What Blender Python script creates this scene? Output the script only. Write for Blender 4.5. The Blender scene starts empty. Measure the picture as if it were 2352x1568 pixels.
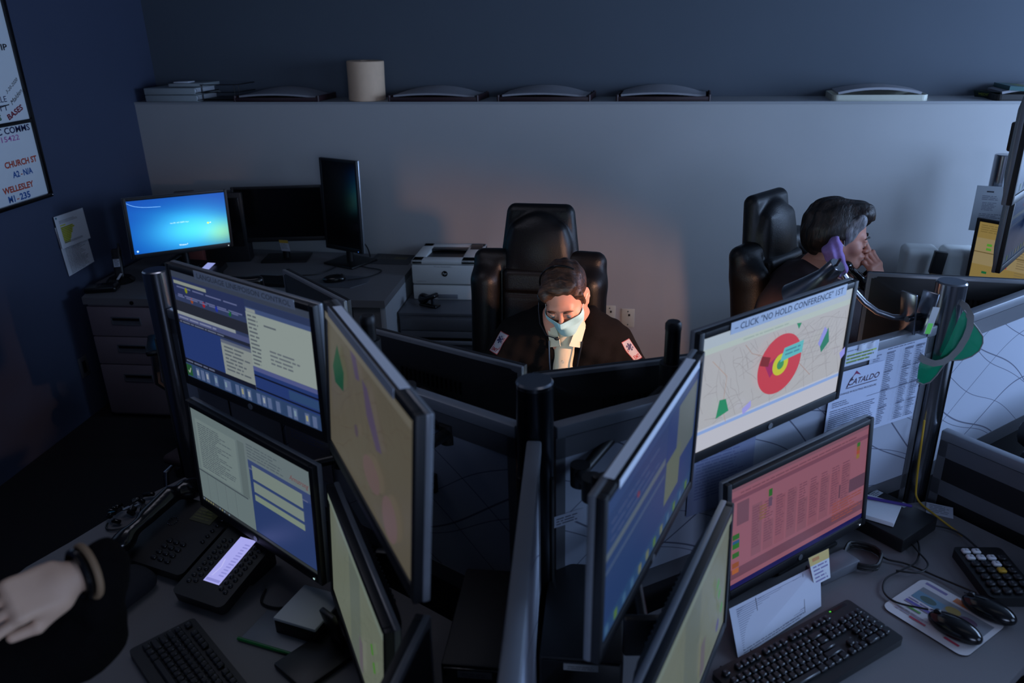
import bpy, bmesh, math, random
import numpy as np
from mathutils import Vector, Matrix, Euler, noise

random.seed(7)
PI = math.pi
R = math.radians
COL = bpy.context.scene.collection
SC = bpy.context.scene

# ------------------------------------------------------------------ camera, world, lights, exposure
def cam_axes(pitch, roll, yaw):
    cy, sy = math.cos(yaw), math.sin(yaw)
    rz = lambda v: Vector((cy*v[0]-sy*v[1], sy*v[0]+cy*v[1], v[2]))
    cp, sp, cr, sr = math.cos(pitch), math.sin(pitch), math.cos(roll), math.sin(roll)
    f, r, u = rz((0, cp, -sp)), rz((1, 0, 0)), rz((0, sp, cp))
    return cr*r+sr*u, -sr*r+cr*u, f

cam = bpy.data.cameras.new('camera')
cam_o = bpy.data.objects.new('camera', cam)
COL.objects.link(cam_o)
ax_r, ax_u, ax_f = cam_axes(R(22.372), R(-1.409), R(7.401))
mw = Matrix.Identity(4)
for i in range(3):
    mw[i][0], mw[i][1], mw[i][2] = ax_r[i], ax_u[i], -ax_f[i]
mw[2][3] = 2.1
cam_o.matrix_world = mw
cam.sensor_width = 36.0
cam.lens = 36.0*1807.9/2352.0
cam.clip_start = 0.02
cam.dof.use_dof = True
cam.dof.focus_distance = 2.75
cam.dof.aperture_fstop = 3.2
SC.camera = cam_o

SC.view_settings.view_transform = 'Standard'
SC.view_settings.look = 'None'
SC.view_settings.gamma = 1.0
SC.view_settings.exposure = 0.0
SC.view_settings.use_curve_mapping = False
SC.cycles.use_denoising = True
SC.cycles.max_bounces = 6

world = bpy.data.worlds.new('dusk_sky')
SC.world = world
world.use_nodes = True
wn = world.node_tree.nodes
wn['Background'].inputs[0].default_value = (0.16, 0.27, 0.60, 1)
wn['Background'].inputs[1].default_value = 0.6

def area_light(name, loc, target, sx, sy, color, power, spread=180):
    l = bpy.data.lights.new(name, 'AREA')
    l.shape = 'RECTANGLE'; l.size = sx; l.size_y = sy
    l.color = color; l.energy = power; l.spread = R(spread)
    o = bpy.data.objects.new(name, l); COL.objects.link(o)
    o.location = loc
    o.rotation_euler = (Vector(target)-Vector(loc)).to_track_quat('-Z', 'Y').to_euler()
    return o
# dusk daylight through the window in the right-hand wall
area_light('window_daylight', (3.42, 2.75, 1.85), (0, 2.75, 1.5), 2.3, 1.25, (0.42, 0.62, 1.0), 124)
# weak, cooler daylight through the second window behind the camera
area_light('side_window_daylight', (3.42, -.35, 1.85), (0, .6, 1.3), 1.7, 1.25, (0.44, 0.63, 1.0), 24)
area_light('rear_window_daylight', (1.5, -2.58, 1.8), (0.6, 3, 1.1), 1.5, 1.1, (0.50, 0.64, 1.0), 40.0)

# two unseen fill lights, added under the ceiling to brighten the desks
area_light('added_fill_light', (-1.3, 2.1, 2.90), (-1.3, 2.1, 0), 1.2, .6, (0.76, 0.78, 1.0), 4.0)
area_light('added_fill_light', (.9, .9, 2.90), (.9, .9, 0), 1.2, .6, (0.72, 0.78, 1.0), 0.4)

# ------------------------------------------------------------------ materials
def lin(c):
    def f(v):
        v /= 255.0
        return v/12.92 if v <= 0.04045 else ((v+0.055)/1.055)**2.4
    return (f(c[0]), f(c[1]), f(c[2]), 1.0)

def mat(name, rgb, rough=0.5, metal=0.0, vary=0.12, scale=30.0, bump=0.0, bump_scale=200.0, spec=0.5, coat=0.0, coords='Object'):
    m = bpy.data.materials.new(name); m.use_nodes = True
    nt = m.node_tree; n = nt.nodes; b = n['Principled BSDF']
    tc = n.new('ShaderNodeTexCoord'); ns = n.new('ShaderNodeTexNoise'); ns.inputs['Scale'].default_value = scale
    ns.inputs['Detail'].default_value = 3
    nt.links.new(tc.outputs[coords], ns.inputs['Vector'])
    mx = n.new('ShaderNodeMix'); mx.data_type = 'RGBA'
    c = lin(rgb) if max(rgb) > 1 else (*rgb, 1)
    mx.inputs[6].default_value = [max(0, v*(1-vary)) for v in c[:3]]+[1]
    mx.inputs[7].default_value = [min(1, v*(1+vary)) for v in c[:3]]+[1]
    nt.links.new(ns.outputs['Fac'], mx.inputs[0]); nt.links.new(mx.outputs[2], b.inputs['Base Color'])
    b.inputs['Roughness'].default_value = rough; b.inputs['Metallic'].default_value = metal
    b.inputs['Specular IOR Level'].default_value = spec; b.inputs['Coat Weight'].default_value = coat
    if bump:
        n2 = n.new('ShaderNodeTexNoise'); n2.inputs['Scale'].default_value = bump_scale; n2.inputs['Detail'].default_value = 2
        nt.links.new(tc.outputs[coords], n2.inputs['Vector'])
        bp = n.new('ShaderNodeBump'); bp.inputs['Strength'].default_value = bump; bp.inputs['Distance'].default_value = 0.002
        nt.links.new(n2.outputs['Fac'], bp.inputs['Height']); nt.links.new(bp.outputs[0], b.inputs['Normal'])
    return m

def emis_mat(name, strength):
    m = bpy.data.materials.new(name); m.use_nodes = True
    nt = m.node_tree; n = nt.nodes; b = n['Principled BSDF']
    a = n.new('ShaderNodeAttribute'); a.attribute_name = 'Col'
    b.inputs['Base Color'].default_value = (0.012, 0.012, 0.014, 1)
    b.inputs['Roughness'].default_value = 0.35
    nt.links.new(a.outputs['Color'], b.inputs['Emission Color']); b.inputs['Emission Strength'].default_value = strength
    return m

def print_mat(name, rough=0.6, trans=False):
    m = bpy.data.materials.new(name); m.use_nodes = True
    nt = m.node_tree; n = nt.nodes; b = n['Principled BSDF']
    a = n.new('ShaderNodeAttribute'); a.attribute_name = 'Col'
    nt.links.new(a.outputs['Color'], b.inputs['Base Color']); b.inputs['Roughness'].default_value = rough
    return m

M = dict(
    navy=mat('navy_wall_paint', (55, 64, 87), 0.75, vary=0.05, scale=3, bump=0.08, bump_scale=350),
    navy_dark=mat('deep_blue_wall_paint', (78, 86, 96), 0.8, vary=0.05, scale=3, bump=0.08, bump_scale=350),
    greywall=mat('grey_wall_paint', (172, 172, 172), 0.7, vary=0.04, scale=4, bump=0.1, bump_scale=350),
    ledge=mat('ledge_paint', (150, 152, 155), 0.6, vary=0.06, scale=9),
    carpet=mat('charcoal_carpet', (26, 24, 28), 0.95, vary=0.4, scale=260, bump=0.6, bump_scale=500),
    ceiling=mat('ceiling_tile', (120, 122, 126), 0.9, vary=0.08, scale=60, bump=0.3, bump_scale=200),
    black=mat('black_plastic', (14, 14, 16), 0.42, vary=0.15, scale=90, bump=0.05, bump_scale=900),
    gloss=mat('glossy_black_plastic', (10, 10, 12), 0.18, vary=0.1),
    shell=mat('dark_monitor_shell', (20, 20, 23), 0.5, vary=0.12, scale=80),
    edge=mat('grey_monitor_edge', (112, 115, 120), 0.28, vary=0.08, scale=60),
    silver=mat('silver_plastic', (150, 154, 160), 0.3, 0.6, vary=0.05),
    steel=mat('brushed_steel', (160, 162, 168), 0.22, 1.0, vary=0.05, scale=8),
    darksteel=mat('dark_steel', (70, 74, 82), 0.3, 1.0, vary=0.06, scale=20),
    rail=mat('grey_painted_rail', (118, 122, 130), 0.45, 0.2, vary=0.06, scale=20),
    lam=mat('grey_laminate', (104, 102, 104), 0.45, vary=0.1, scale=300),
    lamfront=mat('mushroom_laminate', (120, 108, 114), 0.55, vary=0.08, scale=200),
    metalcab=mat('grey_metal_cabinet', (96, 98, 104), 0.4, 0.3, vary=0.05, scale=30),
    white=mat('white_plastic', (205, 208, 206), 0.45, vary=0.03, scale=20),
    offwhite=mat('cream_plastic', (190, 190, 175), 0.5, vary=0.06, scale=40),
    paper=mat('white_paper', (205, 208, 214), 0.75, vary=0.03, scale=60),
    leather=mat('black_leather', (9, 7, 7), 0.42, vary=0.3, scale=14, bump=0.35, bump_scale=260, spec=0.4),
    skin=mat('fair_skin', (205, 142, 120), 0.5, vary=0.1, scale=14, bump=0.08, bump_scale=500),
    skin2=mat('ruddy_skin', (200, 138, 118), 0.5, vary=0.12, scale=14, bump=0.08, bump_scale=500),
    fleece=mat('black_fleece', (12, 10, 11), 0.95, vary=0.35, scale=60, bump=0.5, bump_scale=320, spec=0.12),
    jacket=mat('dark_plum_jacket', (46, 32, 36), 0.85, vary=0.3, scale=30, bump=0.3, bump_scale=260),
    trousers=mat('dark_navy_trousers', (18, 20, 30), 0.9, vary=0.2, scale=50),
    shirt=mat('cream_shirt', (212, 202, 178), 0.8, vary=0.05, scale=30, bump=0.1, bump_scale=600),
    mask=mat('pale_blue_mask', (158, 205, 214), 0.85, vary=0.06, scale=90, bump=0.15, bump_scale=400),
    purple=mat('lilac_cloth_mask', (140, 112, 172), 0.85, vary=0.2, scale=110, bump=0.3, bump_scale=300),
    cord=mat('black_cord', (12, 12, 13), 0.5),
    cream_cord=mat('white_elastic', (220, 215, 205), 0.7),
    card=mat('brown_kraft_card', (214, 182, 152), 0.8, vary=0.08, scale=30),
    maroon=mat('maroon_tray_plastic', (46, 26, 30), 0.45, vary=0.2, scale=30),
    brown=mat('reddish_brown_block', (86, 44, 42), 0.6, vary=0.15, scale=30),
    green=mat('translucent_green_vinyl', (16, 168, 120), 0.3, vary=0.1, scale=6),
    grey_trim=mat('grey_elastic_trim', (128, 128, 126), 0.7),
    yellow=mat('yellow_cable', (190, 150, 40), 0.5),
    key=mat('black_keycap', (26, 26, 30), 0.35, vary=0.1),
    pearl=mat('ring_pearl', (225, 225, 210), 0.15),
    binder=mat('pale_grey_binder', (150, 158, 160), 0.6, vary=0.04, scale=30),
    worn_paper=mat('grey_worn_paper', (150, 150, 156), 0.8, vary=0.1, scale=60),
    tan=mat('tan_card', (150, 122, 92), 0.7),
    glowgreen=mat('green_pen_plastic', (20, 110, 50), 0.35),
)
for k in ('green',):
    b = M[k].node_tree.nodes['Principled BSDF']; b.inputs['Transmission Weight'].default_value = 0.3; b.inputs['Alpha'].default_value = 0.86
SCREEN = {k: emis_mat('lit_screen_'+k, v) for k, v in dict(dim=0.35, mid=0.52, bright=0.95, soft=0.26, strong=9.0, glow=1.7).items()}
PRINT = print_mat('printed_paper')
PRINTG = print_mat('printed_gloss', 0.3)

def fabric_mat():
    m = bpy.data.materials.new('scribble_pattern_fabric'); m.use_nodes = True
    nt = m.node_tree; n = nt.nodes; b = n['Principled BSDF']
    tc = n.new('ShaderNodeTexCoord')
    prev = None
    for i, (sc, off) in enumerate(((1.9, 0.0), (2.6, 3.7), (1.5, 9.1))):
        mp = n.new('ShaderNodeMapping'); mp.inputs['Location'].default_value = (off, off*0.7, off*1.3)
        nt.links.new(tc.outputs['Object'], mp.inputs['Vector'])
        w = n.new('ShaderNodeTexWave'); w.wave_type = 'RINGS'; w.rings_direction = 'SPHERICAL'
        w.inputs['Scale'].default_value = sc; w.inputs['Distortion'].default_value = 7.5; w.inputs['Detail'].default_value = 0.6
        w.inputs['Detail Scale'].default_value = 0.7
        nt.links.new(mp.outputs[0], w.inputs['Vector'])
        r = n.new('ShaderNodeMapRange'); r.inputs[1].default_value = 0.9985; r.inputs[2].default_value = 0.9999
        nt.links.new(w.outputs['Fac'], r.inputs[0])
        if prev is None: prev = r.outputs[0]
        else:
            a = n.new('ShaderNodeMath'); a.operation = 'MAXIMUM'
            nt.links.new(prev, a.inputs[0]); nt.links.new(r.outputs[0], a.inputs[1]); prev = a.outputs[0]
    mx = n.new('ShaderNodeMix'); mx.data_type = 'RGBA'
    mx.inputs[6].default_value = lin((150, 156, 170)); mx.inputs[7].default_value = lin((70, 74, 92))
    nt.links.new(prev, mx.inputs[0]); nt.links.new(mx.outputs[2], b.inputs['Base Color'])
    b.inputs['Roughness'].default_value = 0.85
    return m
M['fabric'] = fabric_mat()

def hair_mat(name, c0, c1, axis_scale):
    m = bpy.data.materials.new(name); m.use_nodes = True
    nt = m.node_tree; n = nt.nodes; b = n['Principled BSDF']
    tc = n.new('ShaderNodeTexCoord'); mp = n.new('ShaderNodeMapping'); mp.inputs['Scale'].default_value = axis_scale
    nt.links.new(tc.outputs['Object'], mp.inputs['Vector'])
    ns = n.new('ShaderNodeTexNoise'); ns.inputs['Scale'].default_value = 60; ns.inputs['Detail'].default_value = 4
    ns.inputs['Distortion'].default_value = 0.7
    nt.links.new(mp.outputs[0], ns.inputs['Vector'])
    cr = n.new('ShaderNodeValToRGB'); cr.color_ramp.elements[0].position = 0.35; cr.color_ramp.elements[1].position = 0.7
    cr.color_ramp.elements[0].color = lin(c0); cr.color_ramp.elements[1].color = lin(c1)
    nt.links.new(ns.outputs['Fac'], cr.inputs[0]); nt.links.new(cr.outputs[0], b.inputs['Base Color'])
    b.inputs['Roughness'].default_value = 0.45
    bp = n.new('ShaderNodeBump'); bp.inputs['Strength'].default_value = 0.8; bp.inputs['Distance'].default_value = 0.004
    nt.links.new(ns.outputs['Fac'], bp.inputs['Height']); nt.links.new(bp.outputs[0], b.inputs['Normal'])
    return m
M['hair_brown'] = hair_mat('short_brown_hair', (38, 24, 16), (96, 62, 42), (0.35, 1.6, 1.2))
M['hair_dark'] = hair_mat('dark_brown_hair', (14, 10, 9), (46, 34, 28), (1.3, 1.3, 0.35))
M['hair_grey'] = hair_mat('grey_temple_hair', (70, 70, 74), (150, 150, 156), (1.5, 1.5, 0.4))

# ------------------------------------------------------------------ object helpers
def tag(o, label=None, cat=None, group=None, kind=None):
    if label: o['label'] = label
    if cat: o['category'] = cat
    if group: o['group'] = group
    if kind: o['kind'] = kind
    return o

def thing(name, label, cat, loc=(0, 0, 0), rz=0.0, group=None, rot=None):
    o = bpy.data.objects.new(name, None); COL.objects.link(o)
    o.location = loc; o.rotation_euler = rot if rot is not None else (0, 0, rz)
    o.empty_display_size = 0.05
    return tag(o, label, cat, group)

class MB:
    def __init__(s): s.b = bmesh.new()
    def _add(s, verts, M4):
        if M4 is not None: bmesh.ops.transform(s.b, matrix=M4, verts=verts)
    def box(s, c, size, bev=0.0, rot=None, seg=2):
        g = bmesh.ops.create_cube(s.b, size=1.0); v = g['verts']
        bmesh.ops.scale(s.b, vec=size, verts=v)
        if bev > 0:
            es = list({e for x in v for e in x.link_edges})
            r = bmesh.ops.bevel(s.b, geom=es, offset=min(bev, min(size)*0.49), segments=seg, affect='EDGES', profile=0.5)
            v = list({x for f in r['faces'] for x in f.verts} | {x for x in v if x.is_valid})
            vs = set(v); stack = list(v)
            while stack:
                x = stack.pop()
                for e in x.link_edges:
                    y = e.other_vert(x)
                    if y not in vs: vs.add(y); stack.append(y)
            v = list(vs)
        m = Matrix.Translation(Vector(c))
        if rot is not None: m = m @ Euler(rot).to_matrix().to_4x4()
        s._add(v, m); return s
    def cyl(s, a, b, r0, r1=None, n=20, cap=True):
        a, b = Vector(a), Vector(b); r1 = r0 if r1 is None else r1
        d = b-a; L = d.length
        if L < 1e-7: return s
        g = bmesh.ops.create_cone(s.b, cap_ends=cap, segments=n, radius1=r0, radius2=r1, depth=L)
        m = Matrix.Translation((a+b)/2) @ d.to_track_quat('Z', 'Y').to_matrix().to_4x4()
        s._add(g['verts'], m); return s
    def ball(s, c, r, sc=(1, 1, 1), n=16, rot=None):
        g = bmesh.ops.create_uvsphere(s.b, u_segments=n, v_segments=max(6, n//2), radius=r)
        m = Matrix.Translation(Vector(c))
        if rot is not None: m = m @ Euler(rot).to_matrix().to_4x4()
        m = m @ Matrix.Diagonal((*sc, 1)); s._add(g['verts'], m); return s
    def tube(s, pts, r, n=8, closed=False):
        pts = [Vector(p) for p in pts]; rings = []
        N = len(pts); up = Vector((0.13, 0.21, 0.97))
        prev = None
        for i, p in enumerate(pts):
            if closed: t = pts[(i+1) % N]-pts[i-1]
            else: t = pts[min(i+1, N-1)]-pts[max(i-1, 0)]
            t.normalize()
            if prev is None:
                q = t.cross(up); 
                if q.length < 1e-3: q = t.cross(Vector((1, 0, 0)))
            else: q = prev-t*prev.dot(t)
            q.normalize(); prev = q; w = t.cross(q)
            rr = r[i] if isinstance(r, (list, tuple)) else r
            rings.append([s.b.verts.new(p+q*(rr*math.cos(2*PI*k/n))+w*(rr*math.sin(2*PI*k/n))) for k in range(n)])
        for i in range(N if closed else N-1):
            A, B = rings[i], rings[(i+1) % N]
            for k in range(n): s.b.faces.new((A[k], A[(k+1) % n], B[(k+1) % n], B[k]))
        if not closed:
            s.b.faces.new(rings[0][::-1]); s.b.faces.new(rings[-1])
        return s
    def prism(s, poly, z0, z1, bev=0.0):
        lo = [s.b.verts.new((x, y, z0)) for x, y in poly]; hi = [s.b.verts.new((x, y, z1)) for x, y in poly]
        n = len(poly); s.b.faces.new(lo[::-1]); s.b.faces.new(hi)
        for i in range(n): s.b.faces.new((lo[i], lo[(i+1) % n], hi[(i+1) % n], hi[i]))
        return s
    def lathe(s, prof, n=32, M4=None):
        rings = []
        for r, z in prof:
            if r < 1e-6: rings.append([s.b.verts.new((0, 0, z))])
            else: rings.append([s.b.verts.new((r*math.cos(2*PI*k/n), r*math.sin(2*PI*k/n), z)) for k in range(n)])
        for A, B in zip(rings, rings[1:]):
            for k in range(n):
                f = [A[k % len(A)], A[(k+1) % len(A)], B[(k+1) % len(B)], B[k % len(B)]]
                u = []
                for v in f:
                    if v not in u: u.append(v)
                if len(u) > 2: s.b.faces.new(u)
        s._add([v for rg in rings for v in rg], M4); return s
    def grid(s, fn, nu, nv, thick=0.0):
        vs = [[s.b.verts.new(fn(i/(nu-1), j/(nv-1))) for i in range(nu)] for j in range(nv)]
        fs = [s.b.faces.new((vs[j][i], vs[j][i+1], vs[j+1][i+1], vs[j+1][i])) for j in range(nv-1) for i in range(nu-1)]
        if thick:
            s.b.normal_update()
            bmesh.ops.solidify(s.b, geom=fs, thickness=thick)
        return s
    def xf(s, m4): bmesh.ops.transform(s.b, matrix=m4, verts=s.b.verts); return s
    def build(s, name, m, parent=None, smooth=True, loc=None, rot=None, fix=True):
        if fix: bmesh.ops.recalc_face_normals(s.b, faces=s.b.faces)
        me = bpy.data.meshes.new(name); s.b.to_mesh(me); s.b.free()
        me.materials.append(m)
        if smooth and len(me.polygons):
            me.polygons.foreach_set('use_smooth', [True]*len(me.polygons))
            me.set_sharp_from_angle(angle=R(38))
        o = bpy.data.objects.new(name, me); COL.objects.link(o)
        if parent is not None: o.parent = parent
        if loc is not None: o.location = loc
        if rot is not None: o.rotation_euler = rot
        return o

def rrect(w, h, r, cx=0, cy=0, n=5):
    pts = []
    for (sx, sy, a0) in ((1, -1, -90), (1, 1, 0), (-1, 1, 90), (-1, -1, 180)):
        for k in range(n+1):
            a = R(a0+90*k/n)
            pts.append((cx+sx*(w/2-r)+r*math.cos(a), cy+sy*(h/2-r)+r*math.sin(a)))
    return pts

def mesh_obj(name, verts, faces, m, parent=None, smooth=True):
    me = bpy.data.meshes.new(name); me.from_pydata([tuple(v) for v in verts], [], [tuple(f) for f in faces])
    me.materials.append(m); me.update()
    if smooth: me.polygons.foreach_set('use_smooth', [True]*len(me.polygons))
    o = bpy.data.objects.new(name, me); COL.objects.link(o)
    if parent is not None: o.parent = parent
    return o

_tc = {}
def text_geo(s, bold=0.0):
    k = (s, bold)
    if k in _tc: return _tc[k]
    cu = bpy.data.curves.new('lettering', 'FONT'); cu.body = s; cu.size = 1.0; cu.resolution_u = 2; cu.offset = bold
    o = bpy.data.objects.new('lettering', cu); COL.objects.link(o)
    dg = bpy.context.evaluated_depsgraph_get(); dg.update()
    me = bpy.data.meshes.new_from_object(o.evaluated_get(dg))
    vs = [(v.co.x, v.co.y) for v in me.vertices]; fs = [tuple(p.vertices) for p in me.polygons]
    bpy.data.objects.remove(o); bpy.data.curves.remove(cu); bpy.data.meshes.remove(me)
    if vs:
        x0 = min(v[0] for v in vs); x1 = max(v[0] for v in vs); y0 = min(v[1] for v in vs); y1 = max(v[1] for v in vs)
    else: x0 = y0 = 0; x1 = y1 = 1
    _tc[k] = (vs, fs, x0, x1, y0, y1); return _tc[k]

class Card:
    """Flat printed sheet or screen picture, in its own metres, origin at the lower left corner."""
    def __init__(s, w, h, base=None):
        s.w, s.h = w, h; s.v = []; s.f = []; s.c = []; s.L = 0; s.step = 0.00012
        if base is not None: s.rect(0, 0, w, h, base)
    def _c(s, c): return lin(c) if max(c) > 1.0001 else (*c, 1)
    def poly(s, pts, c, new=True):
        if new: s.L += 1
        i = len(s.v); s.v += [(x, y, s.L*s.step) for x, y in pts]; s.f.append(tuple(range(i, i+len(pts)))); s.c.append(s._c(c)); return s
    def rect(s, x0, y0, x1, y1, c, new=True): return s.poly([(x0, y0), (x1, y0), (x1, y1), (x0, y1)], c, new)
    def ell(s, cx, cy, rx, ry, c, n=36): return s.poly([(cx+rx*math.cos(2*PI*k/n), cy+ry*math.sin(2*PI*k/n)) for k in range(n)], c)
    def line(s, pts, t, c, new=True):
        if new: s.L += 1
        for (x0, y0), (x1, y1) in zip(pts, pts[1:]):
            d = math.hypot(x1-x0, y1-y0)
            if d < 1e-9: continue
            nx, ny = -(y1-y0)/d*t/2, (x1-x0)/d*t/2
            s.poly([(x0-nx, y0-ny), (x1-nx, y1-ny), (x1+nx, y1+ny), (x0+nx, y0+ny)], c, False)
        return s
    def text(s, t, x, y, h, c, w=None, ang=0.0, bold=0.0, shear=0.0):
        vs, fs, x0, x1, y0, y1 = text_geo(t, bold); s.L += 1
        cap = 0.70; sy = h/cap; sx = sy if w is None else w/(x1-x0)
        ca, sa = math.cos(ang), math.sin(ang); i = len(s.v)
        for a, b in vs:
            px, py = (a-x0)*sx+shear*b*sy, b*sy
            s.v.append((x+px*ca-py*sa, y+px*sa+py*ca, s.L*s.step))
        for f in fs: s.f.append(tuple(k+i for k in f)); s.c.append(s._c(c))
        return s
    def lines(s, x0, x1, ytop, n, pitch, c, t=None, seed=1, ragged=0.35, wordy=True):
        """rows of tiny text, drawn as word-long dashes too small to read"""
        rnd = random.Random(seed); s.L += 1; t = t or pitch*0.42
        for r in range(n):
            y = ytop-r*pitch; xe = x1-(x1-x0)*ragged*rnd.random(); x = x0
            while x < xe:
                ln = min(rnd.uniform(1.2, 5.5)*pitch*0.8, xe-x)
                s.rect(x, y-t/2, x+ln, y+t/2, c, False); x += ln+pitch*0.4
                if not wordy: break
        return s
    def shade(s, fn, nx, ny):
        s.L += 1
        for j in range(ny):
            for i in range(nx):
                u0, u1, v0, v1 = i/nx, (i+1)/nx, j/ny, (j+1)/ny
                s.poly([(u0*s.w, v0*s.h), (u1*s.w, v0*s.h), (u1*s.w, v1*s.h), (u0*s.w, v1*s.h)], fn((u0+u1)/2, (v0+v1)/2), False)
        return s
    def gridbase(s, c, nx=18, ny=8):
        k = s._c(c)
        for j in range(ny):
            for i in range(nx): s.poly([(s.w*i/nx, s.h*j/ny), (s.w*(i+1)/nx, s.h*j/ny), (s.w*(i+1)/nx, s.h*(j+1)/ny), (s.w*i/nx, s.h*(j+1)/ny)], c, False)
        return s
    def build(s, name, m, parent=None, frame='XZ', loc=(0, 0, 0), rot=None, thick=0.0, bend=None):
        """frame XZ: stands upright facing -Y; XY: lies flat facing +Z; centred on loc"""
        vs = []
        for x, y, z in s.v:
            x, y = x-s.w/2, y-s.h/2
            p = Vector((x, -z, y)) if frame == 'XZ' else Vector((x, y, z))
            if bend: p = Vector(bend(p))
            vs.append(p)
        fs = list(s.f); cs = list(s.c)
        if thick:
            i = len(vs)
            for (x, y) in ((0, 0), (s.w, 0), (s.w, s.h), (0, s.h)):
                for z in (0.0001, -thick):
                    x_, y_ = x-s.w/2, y-s.h/2
                    vs.append(Vector((x_, -z, y_)) if frame == 'XZ' else Vector((x_, y_, z)))
            for k in range(4):
                a, b_ = i+2*k, i+2*((k+1) % 4); fs.append((a, a+1, b_+1, b_)); cs.append(s.c[0])
            fs.append((i+1, i+3, i+5, i+7)); cs.append(s.c[0])
        me = bpy.data.meshes.new(name); me.from_pydata([tuple(v) for v in vs], [], fs)
        me.materials.append(m)
        att = me.color_attributes.new('Col', 'FLOAT_COLOR', 'CORNER')
        arr = np.empty((len(me.loops), 4), np.float32); k = 0
        for p, c in zip(me.polygons, cs):
            n = p.loop_total; arr[p.loop_start:p.loop_start+n] = c
        att.data.foreach_set('color', arr.ravel())
        o = bpy.data.objects.new(name, me); COL.objects.link(o)
        if parent is not None: o.parent = parent
        o.location = loc
        if rot is not None: o.rotation_euler = rot
        return o

# ------------------------------------------------------------------ smooth body meshes (distance fields meshed in numpy)
def _rot(rot): return np.array(Euler(rot).to_matrix()) if rot is not None else None
def cap(a, b, ra, rb=None, k=0.015, op='u'):
    a, b = np.array(a, float), np.array(b, float); rb = ra if rb is None else rb; d = b-a; dd = max(d@d, 1e-9)
    def f(P):
        q = P-a; t = np.clip((q@d)/dd, 0, 1); return np.linalg.norm(q-t[..., None]*d, axis=-1)-(ra+(rb-ra)*t)
    m = max(ra, rb); return (op, f, np.minimum(a, b)-m, np.maximum(a, b)+m, k)
def ell(c, r, k=0.015, op='u', rot=None):
    c, r = np.array(c, float), np.array(r, float); Q = _rot(rot)
    def f(P):
        q = P-c
        if Q is not None: q = q@Q
        k0 = np.linalg.norm(q/r, axis=-1); k1 = np.linalg.norm(q/(r*r), axis=-1)+1e-9
        return k0*(k0-1)/k1
    m = r.max() if Q is not None else r; return (op, f, c-m, c+m, k)
def rbx(c, half, rad, k=0.015, op='u', rot=None, taper=0.0):
    c, h = np.array(c, float), np.array(half, float); Q = _rot(rot)
    def f(P):
        q = P-c
        if Q is not None: q = q@Q
        if taper: q = q.copy(); s = 1-taper*q[..., 2]/h[2]; q[..., 0] = q[..., 0]/s
        d = np.abs(q)-h+rad
        return np.linalg.norm(np.maximum(d, 0), axis=-1)+np.minimum(d.max(axis=-1), 0)-rad
    m = np.linalg.norm(h) if Q is not None else h*(1+abs(taper)); return (op, f, c-m, c+m, k)

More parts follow.
